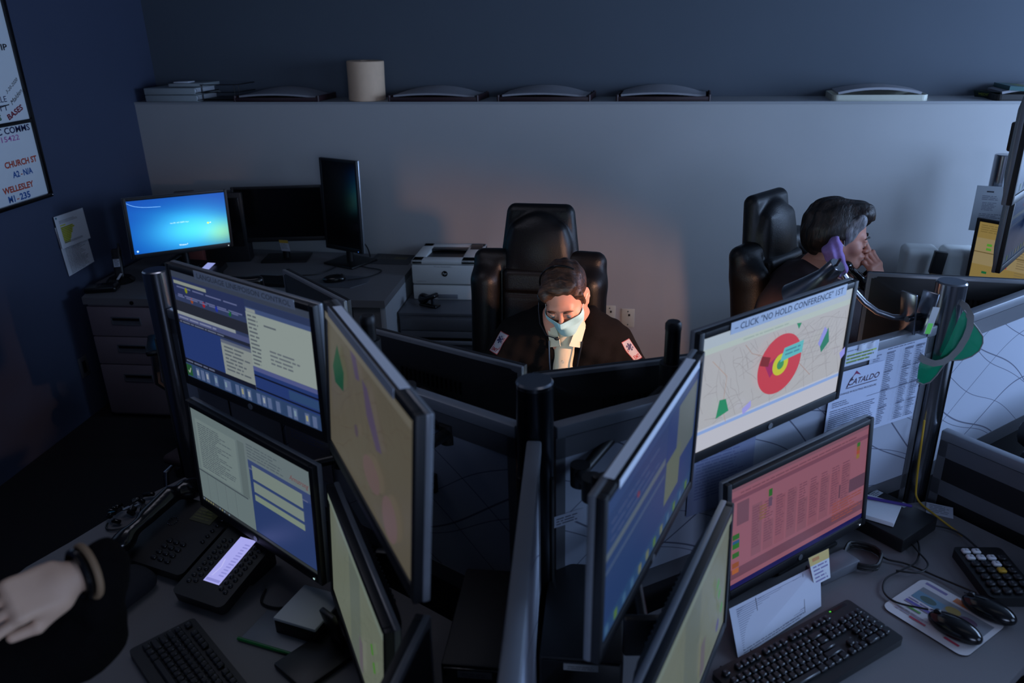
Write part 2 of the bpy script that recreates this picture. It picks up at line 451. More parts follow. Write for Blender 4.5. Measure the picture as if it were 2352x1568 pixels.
def sdf_mesh(prims, h, warp=None, M4=None):
    pad = 0.03+2*h
    us = [p for p in prims if p[0] == 'u']
    lo = np.min([p[2] for p in us], axis=0)-pad; hi = np.max([p[3] for p in us], axis=0)+pad
    n = np.ceil((hi-lo)/h).astype(int)+1
    ax = [lo[i]+h*np.arange(n[i]) for i in range(3)]
    V = np.full(tuple(n), 0.5)
    for op, f, a, b, k in prims:
        if op == 'i': continue
        mg = 0.03+k
        sl = []
        for i in range(3):
            i0 = max(0, int((a[i]-mg-lo[i])/h)); i1 = min(n[i], int((b[i]+mg-lo[i])/h)+2)
            sl.append(slice(i0, max(i0, i1)))
        if any(s.stop <= s.start for s in sl): continue
        sl = tuple(sl)
        G = np.stack(np.meshgrid(ax[0][sl[0]], ax[1][sl[1]], ax[2][sl[2]], indexing='ij'), -1)
        if warp is not None: G = warp(G)
        d = f(G); o = V[sl]
        if op == 'u':
            hh = np.maximum(k-np.abs(o-d), 0)/k; V[sl] = np.minimum(o, d)-hh*hh*k*0.25
        elif op == 's':
            d = -d; hh = np.maximum(k-np.abs(o-d), 0)/k; V[sl] = np.maximum(o, d)+hh*hh*k*0.25
    if any(p[0] == 'i' for p in prims):
        G = np.stack(np.meshgrid(*ax, indexing='ij'), -1)
        for op, f, a, b, k in prims:
            if op == 'i': V = np.maximum(V, f(G))
    s = V < 0
    c = [s[i:n[0]-1+i, j:n[1]-1+j, l:n[2]-1+l] for i in (0, 1) for j in (0, 1) for l in (0, 1)]
    anyc = np.logical_or.reduce(c); allc = np.logical_and.reduce(c); mix = anyc & ~allc
    idx = np.full(mix.shape, -1); I = np.argwhere(mix); idx[mix] = np.arange(len(I))
    acc = np.zeros((len(I), 3)); cnt = np.zeros(len(I))
    offs = [(i, j, l) for i in (0, 1) for j in (0, 1) for l in (0, 1)]
    for p in offs:
        for q in offs:
            if sum(q)-sum(p) == 1 and all(q[i] >= p[i] for i in range(3)):
                A = I+p; B = I+q
                va = V[A[:, 0], A[:, 1], A[:, 2]]; vb = V[B[:, 0], B[:, 1], B[:, 2]]
                cr = (va < 0) != (vb < 0)
                t = np.where(cr, va/np.where(np.abs(va-vb) < 1e-12, 1, va-vb), 0)
                acc += np.where(cr[:, None], A+(B-A)*t[:, None], 0); cnt += cr
    verts = lo+h*acc/cnt[:, None]
    faces = []
    for a in range(3):
        b, c2 = (a+1) % 3, (a+2) % 3
        s0 = np.take(s, range(0, n[a]-1), axis=a); s1 = np.take(s, range(1, n[a]), axis=a)
        E = np.argwhere(s0 != s1)
        E = E[(E[:, b] > 0) & (E[:, c2] > 0) & (E[:, b] < n[b]-1) & (E[:, c2] < n[c2]-1)]
        flip = s0[E[:, 0], E[:, 1], E[:, 2]]
        def at(db, dc):
            q = E.copy(); q[:, b] -= db; q[:, c2] -= dc; return idx[q[:, 0], q[:, 1], q[:, 2]]
        Q = np.stack([at(1, 1), at(0, 1), at(0, 0), at(1, 0)], 1)
        Q[~flip] = Q[~flip][:, ::-1]; faces.append(Q)
    faces = np.concatenate(faces)
    if M4 is not None:
        A = np.array(M4); verts = verts@A[:3, :3].T+A[:3, 3]
    return verts, faces

def sdf_obj(name, prims, h, m, parent=None, M4=None, warp=None, smooth_iter=1):
    v, f = sdf_mesh(prims, h, warp, M4)
    return mesh_obj(name, v, f, m, parent)

def merge_geo(*g):
    vs, fs, o = [], [], 0
    for v, f in g: vs.append(v); fs.append(f+o); o += len(v)
    return np.concatenate(vs), np.concatenate(fs)

# ------------------------------------------------------------------ the room
def struct(name, mb, m, parent=None, smooth=False):
    o = mb.build(name, m, parent, smooth=smooth)
    if parent is None: o['kind'] = 'structure'
    return o
XL, XR, YF, ZC = -2.98, 3.5, -2.7, 2.95
W0, W1 = Vector((XL, 4.82)), Vector((1.914, 4.322))          # foot line of the thick lower back wall
wd = (W1-W0).normalized(); wn_ = Vector((-wd.y, wd.x)); BANG = math.atan2(wd.y, wd.x)
def wy(x, off=0.0):                                             # y of the back wall face at x
    return W0.y+(x-W0.x)*wd.y/wd.x+off/wd.x
LEDGE = 1.661
struct('floor', MB().box(((XL+XR)/2, 1.2, -0.05), (XR-XL+0.4, 8.4, 0.1)), M['carpet'])
struct('ceiling', MB().box(((XL+XR)/2, 1.2, ZC+0.05), (XR-XL+0.4, 8.4, 0.1)), M['ceiling'])
struct('wall_left', MB().box((XL-0.06, 1.25, ZC/2), (0.12, 8.1, ZC)), M['navy'])
struct('wall_back_lower', MB().prism([(XL, wy(XL)), (XR, wy(XR)), (XR, wy(XR)+0.35), (XL, wy(XL)+0.35)], 0, LEDGE-0.012), M['greywall'])
struct('trim_1', MB().prism([(XL, wy(XL)-0.004), (XR, wy(XR)-0.004), (XR, wy(XR)+0.29), (XL, wy(XL)+0.29)], LEDGE-0.012, LEDGE), M['ledge'])
struct('wall_back_upper', MB().prism([(XL, wy(XL)+0.288), (XR, wy(XR)+0.288), (XR, wy(XR)+0.42), (XL, wy(XL)+0.42)], LEDGE, ZC), M['navy_dark'])
# right wall with its window opening, rear wall with a second window
def wall_with_hole(name, x0, x1, z0, z1, hx0, hx1, hz0, hz1, m, place):
    mb = MB()
    for a, b, c, d in ((x0, hx0, z0, z1), (hx1, x1, z0, z1), (hx0, hx1, z0, hz0), (hx0, hx1, hz1, z1)):
        mb.box(((a+b)/2, 0.06, (c+d)/2), (b-a, 0.12, d-c))
    mb.xf(place); return struct(name, mb, m)
def window(name, w, z0, z1, place, mull=2):
    mb = MB(); h = z1-z0; zc = (z0+z1)/2
    for sx in (-1, 1): mb.box((sx*(w/2-0.03), 0.06, zc), (0.06, 0.1, h), 0.004)
    for z in (z0+0.03, z1-0.03): mb.box((0, 0.06, z), (w, 0.1, 0.06), 0.004)
    for k in range(1, mull+1): mb.box((-w/2+w*k/(mull+1), 0.06, zc), (0.04, 0.06, h-0.08), 0.004)
    mb.xf(place); o = struct(name, mb, M['rail'])
    g = MB().box((0, 0.06, zc), (w-0.08, 0.006, h-0.08)); g.xf(place)
    gm = bpy.data.materials.get('window_glass')
    if gm is None:
        gm = mat('window_glass', (220, 230, 240), 0.02, vary=0.0); gm.node_tree.nodes['Principled BSDF'].inputs['Transmission Weight'].default_value = 1.0
        gm.node_tree.nodes['Principled BSDF'].inputs['IOR'].default_value = 1.02
    g.build('pane', gm, o, smooth=False)
pm = emis_mat('fill_panel_glow', .12)  # glow of the made-up panels that house the added fill lights
for x, y, lab in ((-1.3, 2.1, 'added fill light panel over the left desks, out of view'), (.9, .9, 'added fill light panel over the right desk, out of view')):
    t = thing('fill_panel', lab, 'ceiling light', (x, y, ZC))
    mb = MB()
    for sx in (-1, 1): mb.box((sx*.61, 0, -.012), (.02, .64, .024)); mb.box((0, sx*.31, -.012), (1.2, .02, .024))
    mb.build('frame', M['white'], t, smooth=False)
    c = Card(1.2, .6, (.8, .85, 1.0)); c.build('diffuser', pm, t, 'XY', (0, 0, -.01), (PI, 0, 0))
pr_ = Matrix.Translation((XR, 2.75, 0)) @ Matrix.Rotation(-PI/2, 4, 'Z')
mb = MB()
for a, b, c, d in ((-2.4, -1.25, 0, ZC), (1.25, 2.15, 0, ZC), (4.05, 5.5, 0, ZC), (-1.25, 1.25, 0, 1.15), (-1.25, 1.25, 2.55, ZC), (2.15, 4.05, 0, 1.15), (2.15, 4.05, 2.55, ZC)): mb.box(((a+b)/2, .06, (c+d)/2), (b-a, .12, d-c))
struct('wall_right', mb.xf(pr_), M['navy'])
window('window_3', 1.9, 1.15, 2.55, pr_ @ Matrix.Translation((3.1, 0, 0)), 1)
window('window_1', 2.5, 1.15, 2.55, pr_, 2)
pf_ = Matrix.Translation((0.6, YF-0.12, 0))
wall_with_hole('wall_front', -3.6, 3.62, 0, ZC, -0.4, 2.0, 1.1, 2.5, M['navy'], pf_)
window('window_2', 2.4, 1.1, 2.5, pf_ @ Matrix.Translation((0.8, 0, 0)), 1)

# ------------------------------------------------------------------ whiteboard on the left wall
wb = thing('whiteboard', 'black framed whiteboard on the left wall with coloured lettering', 'whiteboard', (XL, 2.87, 1.27), R(90))
# local X runs along the wall away from the camera (+Y), -Y faces the room
WBW, WBH = 2.0, 1.25
mb = MB(); x1 = 1.0
for z in (0.011, WBH-0.011): mb.box((0, -0.012, z), (WBW, 0.024, 0.022), 0.004)
for x in (-x1+0.011, x1-0.011): mb.box((x, -0.012, WBH/2), (0.022, 0.024, WBH-0.03), 0.004)
mb.box((0, -0.012, 0.397), (WBW-0.03, 0.02, 0.018), 0.002)
mb.build('frame', M['gloss'], wb)
MB().box((0, -0.005, WBH/2), (WBW-0.02, 0.008, WBH-0.02)).build('board_panel', mat('whiteboard_enamel', (214, 220, 224), 0.25, vary=0.02, scale=5), wb)
MB().ball((x1-0.012, -0.027, 0.012), 0.006).build('corner_screw', M['steel'], wb)
MB().box((-0.3, -0.03, 0.004), (0.9, 0.05, 0.012), 0.004).build('pen_ledge', M['gloss'], wb)
wc = Card(WBW, WBH)
def wt(t, y0, z0, y1, h, c, ang=0.0, bold=0.032, shear=0):
    X = lambda y: (y-2.87)+WBW/2
    wc = Card(WBW, WBH); wc.text(t, X(y0), z0-1.27, h, c, (y1-y0)/math.cos(ang) if y1 else None, ang, bold, shear); wc.build('lettering', PRINT, wb, 'XZ', (0, -0.0098, WBH/2))
OR, BL, NV, PK, MR, BK = (180, 62, 34), (26, 82, 150), (20, 26, 74), (176, 92, 160), (120, 24, 44), (18, 18, 22)
wt('CHURCH ST', 3.594, 1.464, 3.828, 0.029, OR); wt('A2', 3.631, 1.412, 3.680, 0.029, BL); wt('-', 3.688, 1.414, 3.700, 0.02, OR); wt('N/A', 3.708, 1.412, 3.776, 0.029, BL)
wt('WELLESLEY', 3.538, 1.347, 3.759, 0.029, OR); wt('M1', 3.561, 1.300, 3.606, 0.031, BL); wt('-', 3.618, 1.302, 3.634, 0.02, OR); wt('235', 3.642, 1.300, 3.718, 0.031, BL)
wt('CIVIC COMMS', 3.505, 1.622, 3.832, 0.030, NV, bold=0.02); wt('6315422', 3.553, 1.586, 3.742, 0.026, PK, bold=0.006)
wt('BASES', 3.704, 1.684, 3.821, 0.026, MR, ang=R(20)); wt('Malden', 3.752, 1.751, 3.843, 0.022, BK, ang=R(32), bold=0, shear=0.3)
wt('3-20-2020', 3.735, 1.806, 3.831, 0.016, BK, ang=R(31), bold=0, shear=0.3)
wt('SOMERVILLE', 3.47, 1.771, 3.722, 0.028, NV, bold=0.0); wt('EVERETT', 3.50, 1.731, 3.718, 0.027, NV, bold=0.0)
wt('EQUIP', 3.65, 2.008, 3.815, 0.028, BK, bold=0.02); wt('R', 3.70, 1.935, 3.722, 0.026, BK); wt('S', 3.672, 1.832, 3.69, 0.026, OR)
wt('TRUCKS', 3.50, 1.69, 3.655, 0.026, (30, 90, 50)); wt('SUPPLIES', 3.42, 1.905, 3.66, 0.026, BK); wt('DISPATCH', 3.2, 2.30, 3.5, 0.03, NV)
wc = Card(WBW, WBH); wc.line([(1.775, 0.477), (1.86, 0.487)], 0.005, BK); wc.build('strike_line', PRINT, wb, 'XZ', (0, -0.0102, WBH/2))

def sheet(name, label, cat, w, h, build_fn, loc, yaw=0, group=None, base=(205, 208, 214), bend=None, rot=None, parent=None, m=None, frame='XZ', thick=0.0006):
    c = Card(w, h, base); build_fn(c)
    o = c.build(name, m or PRINT, parent, frame, loc, rot if rot is not None else (0, 0, yaw), thick, bend)
    if parent is None: tag(o, label, cat, group)
    return o
GT = (120, 122, 130)
def doc_a(c):
    c.lines(0.03, c.w-0.03, c.h-0.030, 3, 0.006, GT, seed=2)
    c.rect(0.03, c.h-0.058, 0.075, c.h-0.052, (196, 196, 40))
    for k, l in enumerate((0.115, 0.125, 0.105, 0.10, 0.095, 0.08, 0.075, 0.07, 0.06, 0.055)):
        c.rect(0.03, c.h-0.072-k*0.0088, 0.03+l*0.9, c.h-0.064-k*0.0088, (188, 190, 44))
        c.lines(0.031, 0.03+l*0.85, c.h-0.068-k*0.0088, 1, 0.006, (90, 92, 40), seed=k, ragged=0)
    c.lines(0.03, c.w-0.02, 0.030, 2, 0.006, GT, seed=5)
    c.ell(0.012, c.h-0.01, 0.006, 0.006, (40, 110, 120)); 
def doc_b(c):
    c.lines(0.03, c.w-0.03, c.h-0.13, 20, 0.0075, GT, seed=8, ragged=0.3)
curl = lambda amp: (lambda p: (p.x, p.y-amp*(p.z-0.1)**2*6, p.z))
sheet('notice_sheet', 'lower white typed sheet pinned to the left wall under the highlighted one', 'paper', 0.235, 0.28, doc_b, (XL+0.006, 3.965, 0.972), 0, rot=(0, R(-4), R(90)), group=None)
sheet('notice_sheet', 'white sheet with yellow highlighted lines pinned on the left wall', 'paper', 0.25, 0.175, doc_a, (XL+0.016, 3.965, 1.072), 0, rot=(R(-3), R(1), R(90)))

# ------------------------------------------------------------------ things on the ledge
def on_ledge(x, off): return (x, wy(x)+off, LEDGE)
b0 = (-2.68, wy(-2.68)+0.15, LEDGE)
for k, (dx, dz, w, lab) in enumerate(((0, 0, 0.36, 'pale grey ring binder at the bottom of the stack on the ledge'),
                                      (-0.004, 0.042, 0.355, 'pale grey ring binder second from the bottom on the ledge'))):
    t = thing('ring_binder', lab, 'binder', (b0[0]+dx-0.03, b0[1], b0[2]+dz), BANG, 'ring binders stacked on the ledge')
    MB().box((0, -0.13, 0.02), (w, 0.008, 0.036), 0.003).build('spine', M['binder'], t)
    mb = MB(); mb.box((0, 0.01, 0.0022), (w, 0.28, 0.003)); mb.box((0, 0.01, 0.0378), (w, 0.28, 0.003)); mb.build('cover', M['binder'], t)
    MB().box((-0.01, 0.015, 0.02), (w-0.05, 0.25, 0.028)).build('paper_block', M['paper'], t)
    mb = MB(); mb.tube([(w/2-0.03+0.016*math.cos(a), -0.09, 0.02+0.014*math.sin(a)) for a in np.linspace(0, 2*PI, 14)[:-1]], 0.0015, 6, True); mb.build('ring', M['steel'], t)
t = thing('wire_tray', 'black wire tray behind the grey binders on the ledge', 'tray', (b0[0]+0.27, b0[1]+0.02, LEDGE), BANG)
mb = MB()
for z in (0.004, 0.05, 0.095): mb.tube([(x, y, z) for x, y in rrect(0.26, 0.24, 0.02)], 0.003, 6, True)
for x, y in rrect(0.26, 0.24, 0.02, n=1): mb.cyl((x, y, 0.003), (x, y, 0.095), 0.0025, n=6)
for k in range(9): mb.cyl((-0.12+k*0.03, -0.12, 0.004), (-0.12+k*0.03, 0.12, 0.004), 0.002, n=6)
mb.build('wire_frame', M['black'], t)
MB().box((0, 0, 0.009), (0.24, 0.22, 0.004)).build('tray_base', M['black'], t)
t = thing('folder_stack', 'thin grey folder with papers on top of the binders on the ledge', 'folder', (b0[0]+0.045, b0[1]+0.02, LEDGE+0.083), BANG+0.06)
MB().box((0, 0, 0.011), (0.24, 0.2, 0.02), 0.004).build('folder_body', M['binder'], t)
MB().box((-0.05, -0.03, 0.0255), (0.1, 0.08, 0.008), 0.002).build('note_pad', M['paper'], t)

def tray(x0, x1, label, cont, seed, m='maroon', back=0.25):
    xc = (x0+x1)/2; w = (x1-x0)/math.cos(BANG); d = 0.255
    t = thing('paper_tray', label, 'tray', (xc, wy(xc)+0.013+d/2, LEDGE), BANG, 'maroon paper trays along the ledge' if m == 'maroon' else None)
    mb = MB(); mb.box((0, 0, 0.004), (w, d, 0.006), 0.002)
    mb.box((0, -d/2+0.004, 0.013), (w, 0.008, 0.022), 0.002)
    for s in (-1, 1):
        mb.box((s*(w/2-0.004), 0.0, 0.018), (0.008, d, 0.030), 0.002); mb.cyl((s*(w/2-0.006), -d/2+0.006, 0), (s*(w/2-0.006), -d/2+0.006, 0.034), 0.008, n=10)
        mb.cyl((s*(w/2-0.006), d/2-0.01, 0), (s*(w/2-0.006), d/2-0.01, 0.036), 0.008, n=10)
    mb.box((0, d/2-0.006, 0.016), (w, 0.008, 0.028), 0.002)
    mb.build('tray_body', M[m], t)
    rnd = random.Random(seed)
    # a loose pile of sheets, bowed upward in the middle
    pw_, pd_ = w*.90, d*.86
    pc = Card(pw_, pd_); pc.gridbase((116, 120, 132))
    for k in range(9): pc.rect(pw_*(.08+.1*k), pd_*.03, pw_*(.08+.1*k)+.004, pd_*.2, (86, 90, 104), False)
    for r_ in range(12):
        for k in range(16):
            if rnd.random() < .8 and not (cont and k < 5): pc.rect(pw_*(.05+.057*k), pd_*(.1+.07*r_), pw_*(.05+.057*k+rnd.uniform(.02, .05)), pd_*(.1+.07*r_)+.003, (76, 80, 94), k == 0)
    if cont:
        for k in range(6): pc.rect(pw_*(.01+.05*k), pd_*.06, pw_*(.06+.05*k), pd_*.96, (50, 84, 82), k == 0)
        for k in range(3): pc.rect(pw_*(.08+.05*k), pd_*.3, pw_*(.12+.05*k), pd_*.7, (104, 112, 44), k == 0)
    amp = .040
    hz = lambda x: amp*max(0, 1-(2*(x+.03)/pw_)**2)
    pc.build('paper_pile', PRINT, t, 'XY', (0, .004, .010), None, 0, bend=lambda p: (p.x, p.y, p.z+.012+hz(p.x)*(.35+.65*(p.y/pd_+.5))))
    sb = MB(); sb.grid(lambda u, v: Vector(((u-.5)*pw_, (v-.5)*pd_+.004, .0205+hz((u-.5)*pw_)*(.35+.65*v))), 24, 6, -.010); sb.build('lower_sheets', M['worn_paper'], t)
    return t
tray(-2.282, -1.724, 'dark paper tray on the ledge between the binders and the brown roll', False, 3)
tray(-1.287, -0.746, 'maroon paper tray on the ledge just right of the brown roll', True, 4)
tray(-0.636, -0.109, 'middle maroon paper tray on the ledge, third from the left', True, 5)
tray(0.032, 0.533, 'maroon paper tray on the ledge furthest right of the four maroon ones', True, 6)
# subdivided paper would bend smoothly; card meshes above are cut in words, so add a plain bowed sheet below them
# brown paper towel roll
t = thing('paper_towel_roll', 'brown kraft paper towel roll standing upright on the ledge', 'paper towel roll', (-1.462, wy(-1.462)+0.125, LEDGE))
L_ = Matrix.Rotation(R(1.5), 4, 'Y')
MB().lathe([(0.028, 0.0), (0.108, 0.0), (0.110, 0.004), (0.1085, 0.1), (0.110, 0.218), (0.106, 0.222), (0.07, 0.220), (0.028, 0.222), (0.028, 0.0)], 48, L_).build('rolled_paper', M['card'], t)
MB().lathe([(0.027, 0.0), (0.027, 0.22), (0.024, 0.22), (0.024, 0.0), (0.027, 0.0)], 24, L_).build('core_tube', M['tan'], t)
# cream tray with papers
def cream_tray(xc, w, label, m, seed, h=0.03):
    t = thing('document_tray', label, 'tray', (xc, wy(xc)+0.145, LEDGE), BANG)
    d = 0.27
    mb = MB(); mb.prism(rrect(w, d, 0.03), 0.0, 0.006)
    out = rrect(w, d, 0.03); inn = rrect(w-0.012, d-0.012, 0.025)
    n = len(out)
    for i in range(n):
        a, b, c, e = out[i], out[(i+1) % n], inn[(i+1) % n], inn[i]
        vs = [mb.b.verts.new((p[0], p[1], z)) for z in (0.005, h) for p in (a, b, c, e)]
        for f in ((0, 1, 5, 4), (2, 3, 7, 6), (4, 5, 6, 7), (1, 2, 6, 5), (3, 0, 4, 7)): mb.b.faces.new([vs[k] for k in f])
    mb.build('tray_body', M[m], t)
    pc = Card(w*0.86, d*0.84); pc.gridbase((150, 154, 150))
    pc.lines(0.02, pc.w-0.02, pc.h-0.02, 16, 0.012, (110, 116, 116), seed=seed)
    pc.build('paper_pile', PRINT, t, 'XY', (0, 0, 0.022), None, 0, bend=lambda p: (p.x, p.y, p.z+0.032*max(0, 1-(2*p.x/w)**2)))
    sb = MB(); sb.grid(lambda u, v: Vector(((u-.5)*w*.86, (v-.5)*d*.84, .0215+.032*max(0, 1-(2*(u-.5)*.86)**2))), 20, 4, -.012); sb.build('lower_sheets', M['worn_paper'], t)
    return t
cream_tray(1.37, 0.46, 'cream plastic tray of loose papers on the ledge above the person on the telephone', 'offwhite', 11)
t = cream_tray(2.15, 0.50, 'dark tray on the ledge at the far right holding a green manual', 'black', 12)
g = Card(0.2, 0.24, (40, 84, 86)); g.rect(0.05, 0.05, 0.15, 0.19, (110, 120, 40)); g.text('MEDICAL', 0.03, 0.2, 0.018, (150, 160, 40), 0.14)
tag(g.build('manual', PRINTG, None, 'XY', (2.06, wy(2.06)+0.14, LEDGE+0.062), (0, R(4), BANG), 0.02), 'green covered manual lying in the dark tray on the ledge', 'book')
sg = Card(0.16, 0.035, (22, 40, 36)); sg.text('MEDICAL', 0.03, 0.01, 0.014, (150, 160, 40), 0.09)
sg.build('spine_label', PRINTG, t, 'XZ', (-0.255, -0.02, 0.02), (R(20), 0, R(-60)), 0.002)

# ------------------------------------------------------------------ monitors
def monitor(label, pos, yaw, tilt=0, roll=0, draw=None, level='mid', s=1.0, stand=None, sticker=None, logo=True, led=None, name='computer_monitor', group=None, front_only=False, base=(30, 34, 50), edge_m='edge', deep=0.032, depth=0.016, w=0.51, h=0.287):
    """root at the screen centre; local X right, Z up, screen faces local -Y"""
    w, h = w*s, h*s; bz, bb = 0.016*s, 0.026*s
    rot = (Matrix.Rotation(yaw, 3, 'Z') @ Matrix.Rotation(-tilt, 3, 'X') @ Matrix.Rotation(-roll, 3, 'Y')).to_euler()
    t = thing(name, label, 'monitor', pos, rot=rot, group=group)
    W, T, B = w/2+bz, h/2+bz, -(h/2+bb)
    mb = MB()                                                   # bezel: a frame of four bars round the panel
    for x in (-1, 1): mb.box((x*(w/2+bz/2), depth/2-0.003, (T+B)/2), (bz, depth, T-B), 0.0025)
    mb.box((0, depth/2-0.003, T-bz/2), (2*w/2, depth, bz), 0.0025); mb.box((0, depth/2-0.003, B+bb/2), (w, depth, bb), 0.0025)
    mb.build('bezel', M['shell'] if edge_m != 'silver' else M['shell'], t)
    o = MB(); 
    o.box((0, depth-0.003+0.006, (T+B)/2), (2*W+0.002, 0.014, T-B+0.002), 0.004)
    o.build('edge_band', M[edge_m], t)
    mb = MB()
    g = bmesh.ops.create_cube(mb.b, size=1.0)
    for v in g['verts']:
        k = 1.0 if v.co.y < 0 else 0.60
        v.co = Vector((v.co.x*2*W*0.985*k, depth+0.008+(0 if v.co.y < 0 else deep), (T+B)/2+v.co.z*(T-B)*0.985*k))
    bmesh.ops.bevel(mb.b, geom=mb.b.edges[:], offset=0.008, segments=2, affect='EDGES')
    mb.build('back_shell', M['shell'], t)
    vb = MB()
    for k in range(14): vb.box((-0.10+k*0.0155, depth+0.008+deep, T*0.45), (0.006, 0.004, 0.035))
    vb.build('vent_grille', M['gloss'], t)
    c = Card(w, h, base); c.step = 0.00008
    if draw: draw(c)
    c.build('screen', SCREEN[level] if draw else M['gloss'], t, 'XZ', (0, 0.0015, 0))
    if logo:
        MB().cyl((0, -0.0035, B+bb*0.5), (0, -0.005, B+bb*0.5), 0.008*s, n=20).build('logo_badge', M['silver'], t)
    if led: 
        lc = Card(0.006, 0.004, led); lc.build('power_led', SCREEN['bright'], t, 'XZ', (w/2-0.012, -0.0045, B+bb*0.4))
    if sticker:
        txt, sw, sh, sx, ink = sticker
        sc_ = Card(sw, sh, (206, 212, 222))
        if txt: sc_.text(txt, 0.012, sh*0.22, sh*0.56, ink, sw-0.024, bold=0.008)
        sc_.build('label_strip', PRINT, t, 'XZ', (sx, -0.006, T-sh*0.46+0.003), None, 0.0008)
    if sticker and sticker[0] == '':
        sc_ = Card(sticker[1], .017, (228, 232, 240)); sc_.build('label_strip', PRINT, t, 'XY', (sticker[3], depth*.5+.004, T+.0025), None, .0008)
    if stand:
        R3 = rot.to_matrix(); zd = stand['z']
        # stand parts are built in world axes, then brought into the monitor's frame
        inv = Matrix.LocRotScale(Vector(pos), rot, None).inverted()
        p = Vector(pos)+R3 @ Vector((0, depth+deep*0.6, -0.05)); bx = Vector(stand.get('at', (p.x, p.y)))
        up = Vector(stand.get('neck', (bx.x, bx.y)))
        nb = MB().cyl((bx.x, bx.y, zd+0.01), (up.x, up.y, p.z), 0.022, 0.018, 16); nb.box((p.x, p.y, p.z), (0.06, 0.03, 0.08), 0.005, (0, 0, yaw)); nb.xf(inv)
        nb.build('stand_neck', M['black'], t)
        sb = MB().box((0, 0, 0), (stand.get('w', 0.25), stand.get('d', 0.19), 0.012), 0.005).xf(Matrix.Translation((bx.x, bx.y, zd+0.007)) @ Matrix.Rotation(yaw, 4, 'Z')).xf(inv)
        sb.build('stand_base', M['black'], t)
    return t

# pictures on the screens -------------------------------------------------
def scr_dispatch(c):
    w, h = c.w, c.h; W_ = (178, 190, 190); G1 = (52, 64, 110); G2 = (40, 48, 78); B1 = (48, 72, 140)
    c.rect(0, h*0.08, w, h, (62, 76, 118)); c.rect(0, h*0.94, w, h, (70, 80, 100))
    c.rect(0, h*0.78, w*0.56, h*0.94, G1); c.rect(w*0.01, h*0.885, w*0.27, h*0.915, (170, 180, 170))
    c.lines(w*0.03, w*0.54, h*0.86, 2, h*0.07, (120, 130, 180), seed=3, t=h*0.012)
    for x, y, col in ((.105, .845, (160, 170, 30)), (.14, .765, (180, 90, 40)), (.235, .765, (190, 40, 50)), (.335, .765, (40, 60, 190)), (.435, .765, (30, 120, 60))):
        c.ell(w*x, h*y, h*0.018, h*0.026, col, 12)
    c.lines(w*0.03, w*0.54, h*0.775, 1, h*0.07, (120, 130, 180), seed=4, t=h*0.012)
    c.rect(0, h*0.63, w*0.56, h*0.73, (48, 52, 66)); c.rect(0, h*0.60, w*0.46, h*0.63, (176, 186, 190)); c.rect(0, h*0.55, w*0.56, h*0.60, (90, 100, 150))
    c.lines(w*0.01, w*0.32, h*0.575, 1, h*0.04, (150, 160, 200), seed=14); c.rect(0, h*0.52, w*0.56, h*0.55, (44, 50, 70))
    c.lines(w*0.01, w*0.54, h*0.535, 1, h*0.03, (120, 130, 160), seed=15)
    c.rect(0, h*0.18, w*0.33, h*0.52, B1); c.rect(w*0.33, h*0.46, w*0.56, h*0.50, (120, 130, 150))
    c.rect(w*0.33, h*0.14, w*0.56, h*0.47, (170, 180, 178)); c.lines(w*0.35, w*0.54, h*0.44, 7, h*0.035, (110, 120, 130), seed=5)
    c.rect(w*0.56, h*0.88, w, h*0.94, (56, 70, 110)); c.rect(w*0.56, h*0.36, w, h*0.84, (176, 190, 186))
    c.rect(w*0.56, h*0.84, w, h*0.88, (80, 100, 150)); c.rect(w*0.565, h*0.842, w*0.63, h*0.87, (170, 180, 180))
    c.lines(w*0.57, w*0.64, h*0.81, 13, h*0.035, (110, 120, 130), seed=7); c.lines(w*0.68, w*0.78, h*0.76, 1, h*0.035, (110, 120, 130), seed=8)
    c.lines(w*0.70, w*0.90, h*0.55, 4, h*0.035, (120, 130, 140), seed=9)
    c.rect(w*0.56, h*0.10, w, h*0.36, B1); c.rect(w*0.56, h*0.32, w, h*0.36, (100, 110, 170)); c.rect(w*0.56, h*0.27, w, h*0.285, (20, 24, 44))
    c.rect(w*0.56, h*0.15, w, h*0.165, (20, 24, 44)); c.rect(w*0.8, h*0.18, w, h*0.26, (58, 90, 140))
    c.rect(0, h*0.135, w*0.56, h*0.18, (26, 30, 52)); c.lines(w*0.01, w*0.3, h*0.158, 1, h*0.04, (110, 120, 150), seed=10)
    c.rect(0, 0, w, h*0.135, (58, 84, 128)); c.rect(0, h*0.01, w*0.045, h*0.12, (46, 100, 60))
    c.line([(w*0.012, h*0.06), (w*0.02, h*0.04), (w*0.035, h*0.09)], 0.003, (200, 210, 200))
    rnd = random.Random(4)
    for x in (.08, .12, .16, .23, .31, .335, .40, .44, .49, .56, .60, .64, .70, .78, .82, .90, .95):
        c.rect(w*x, h*0.015, w*(x+.028), h*0.115, (110, 130, 175)); 
        if rnd.random() < .6: c.rect(w*(x+.006), h*0.045, w*(x+.02), h*0.095, rnd.choice([(190, 200, 210), (150, 180, 200), (190, 190, 150)]))
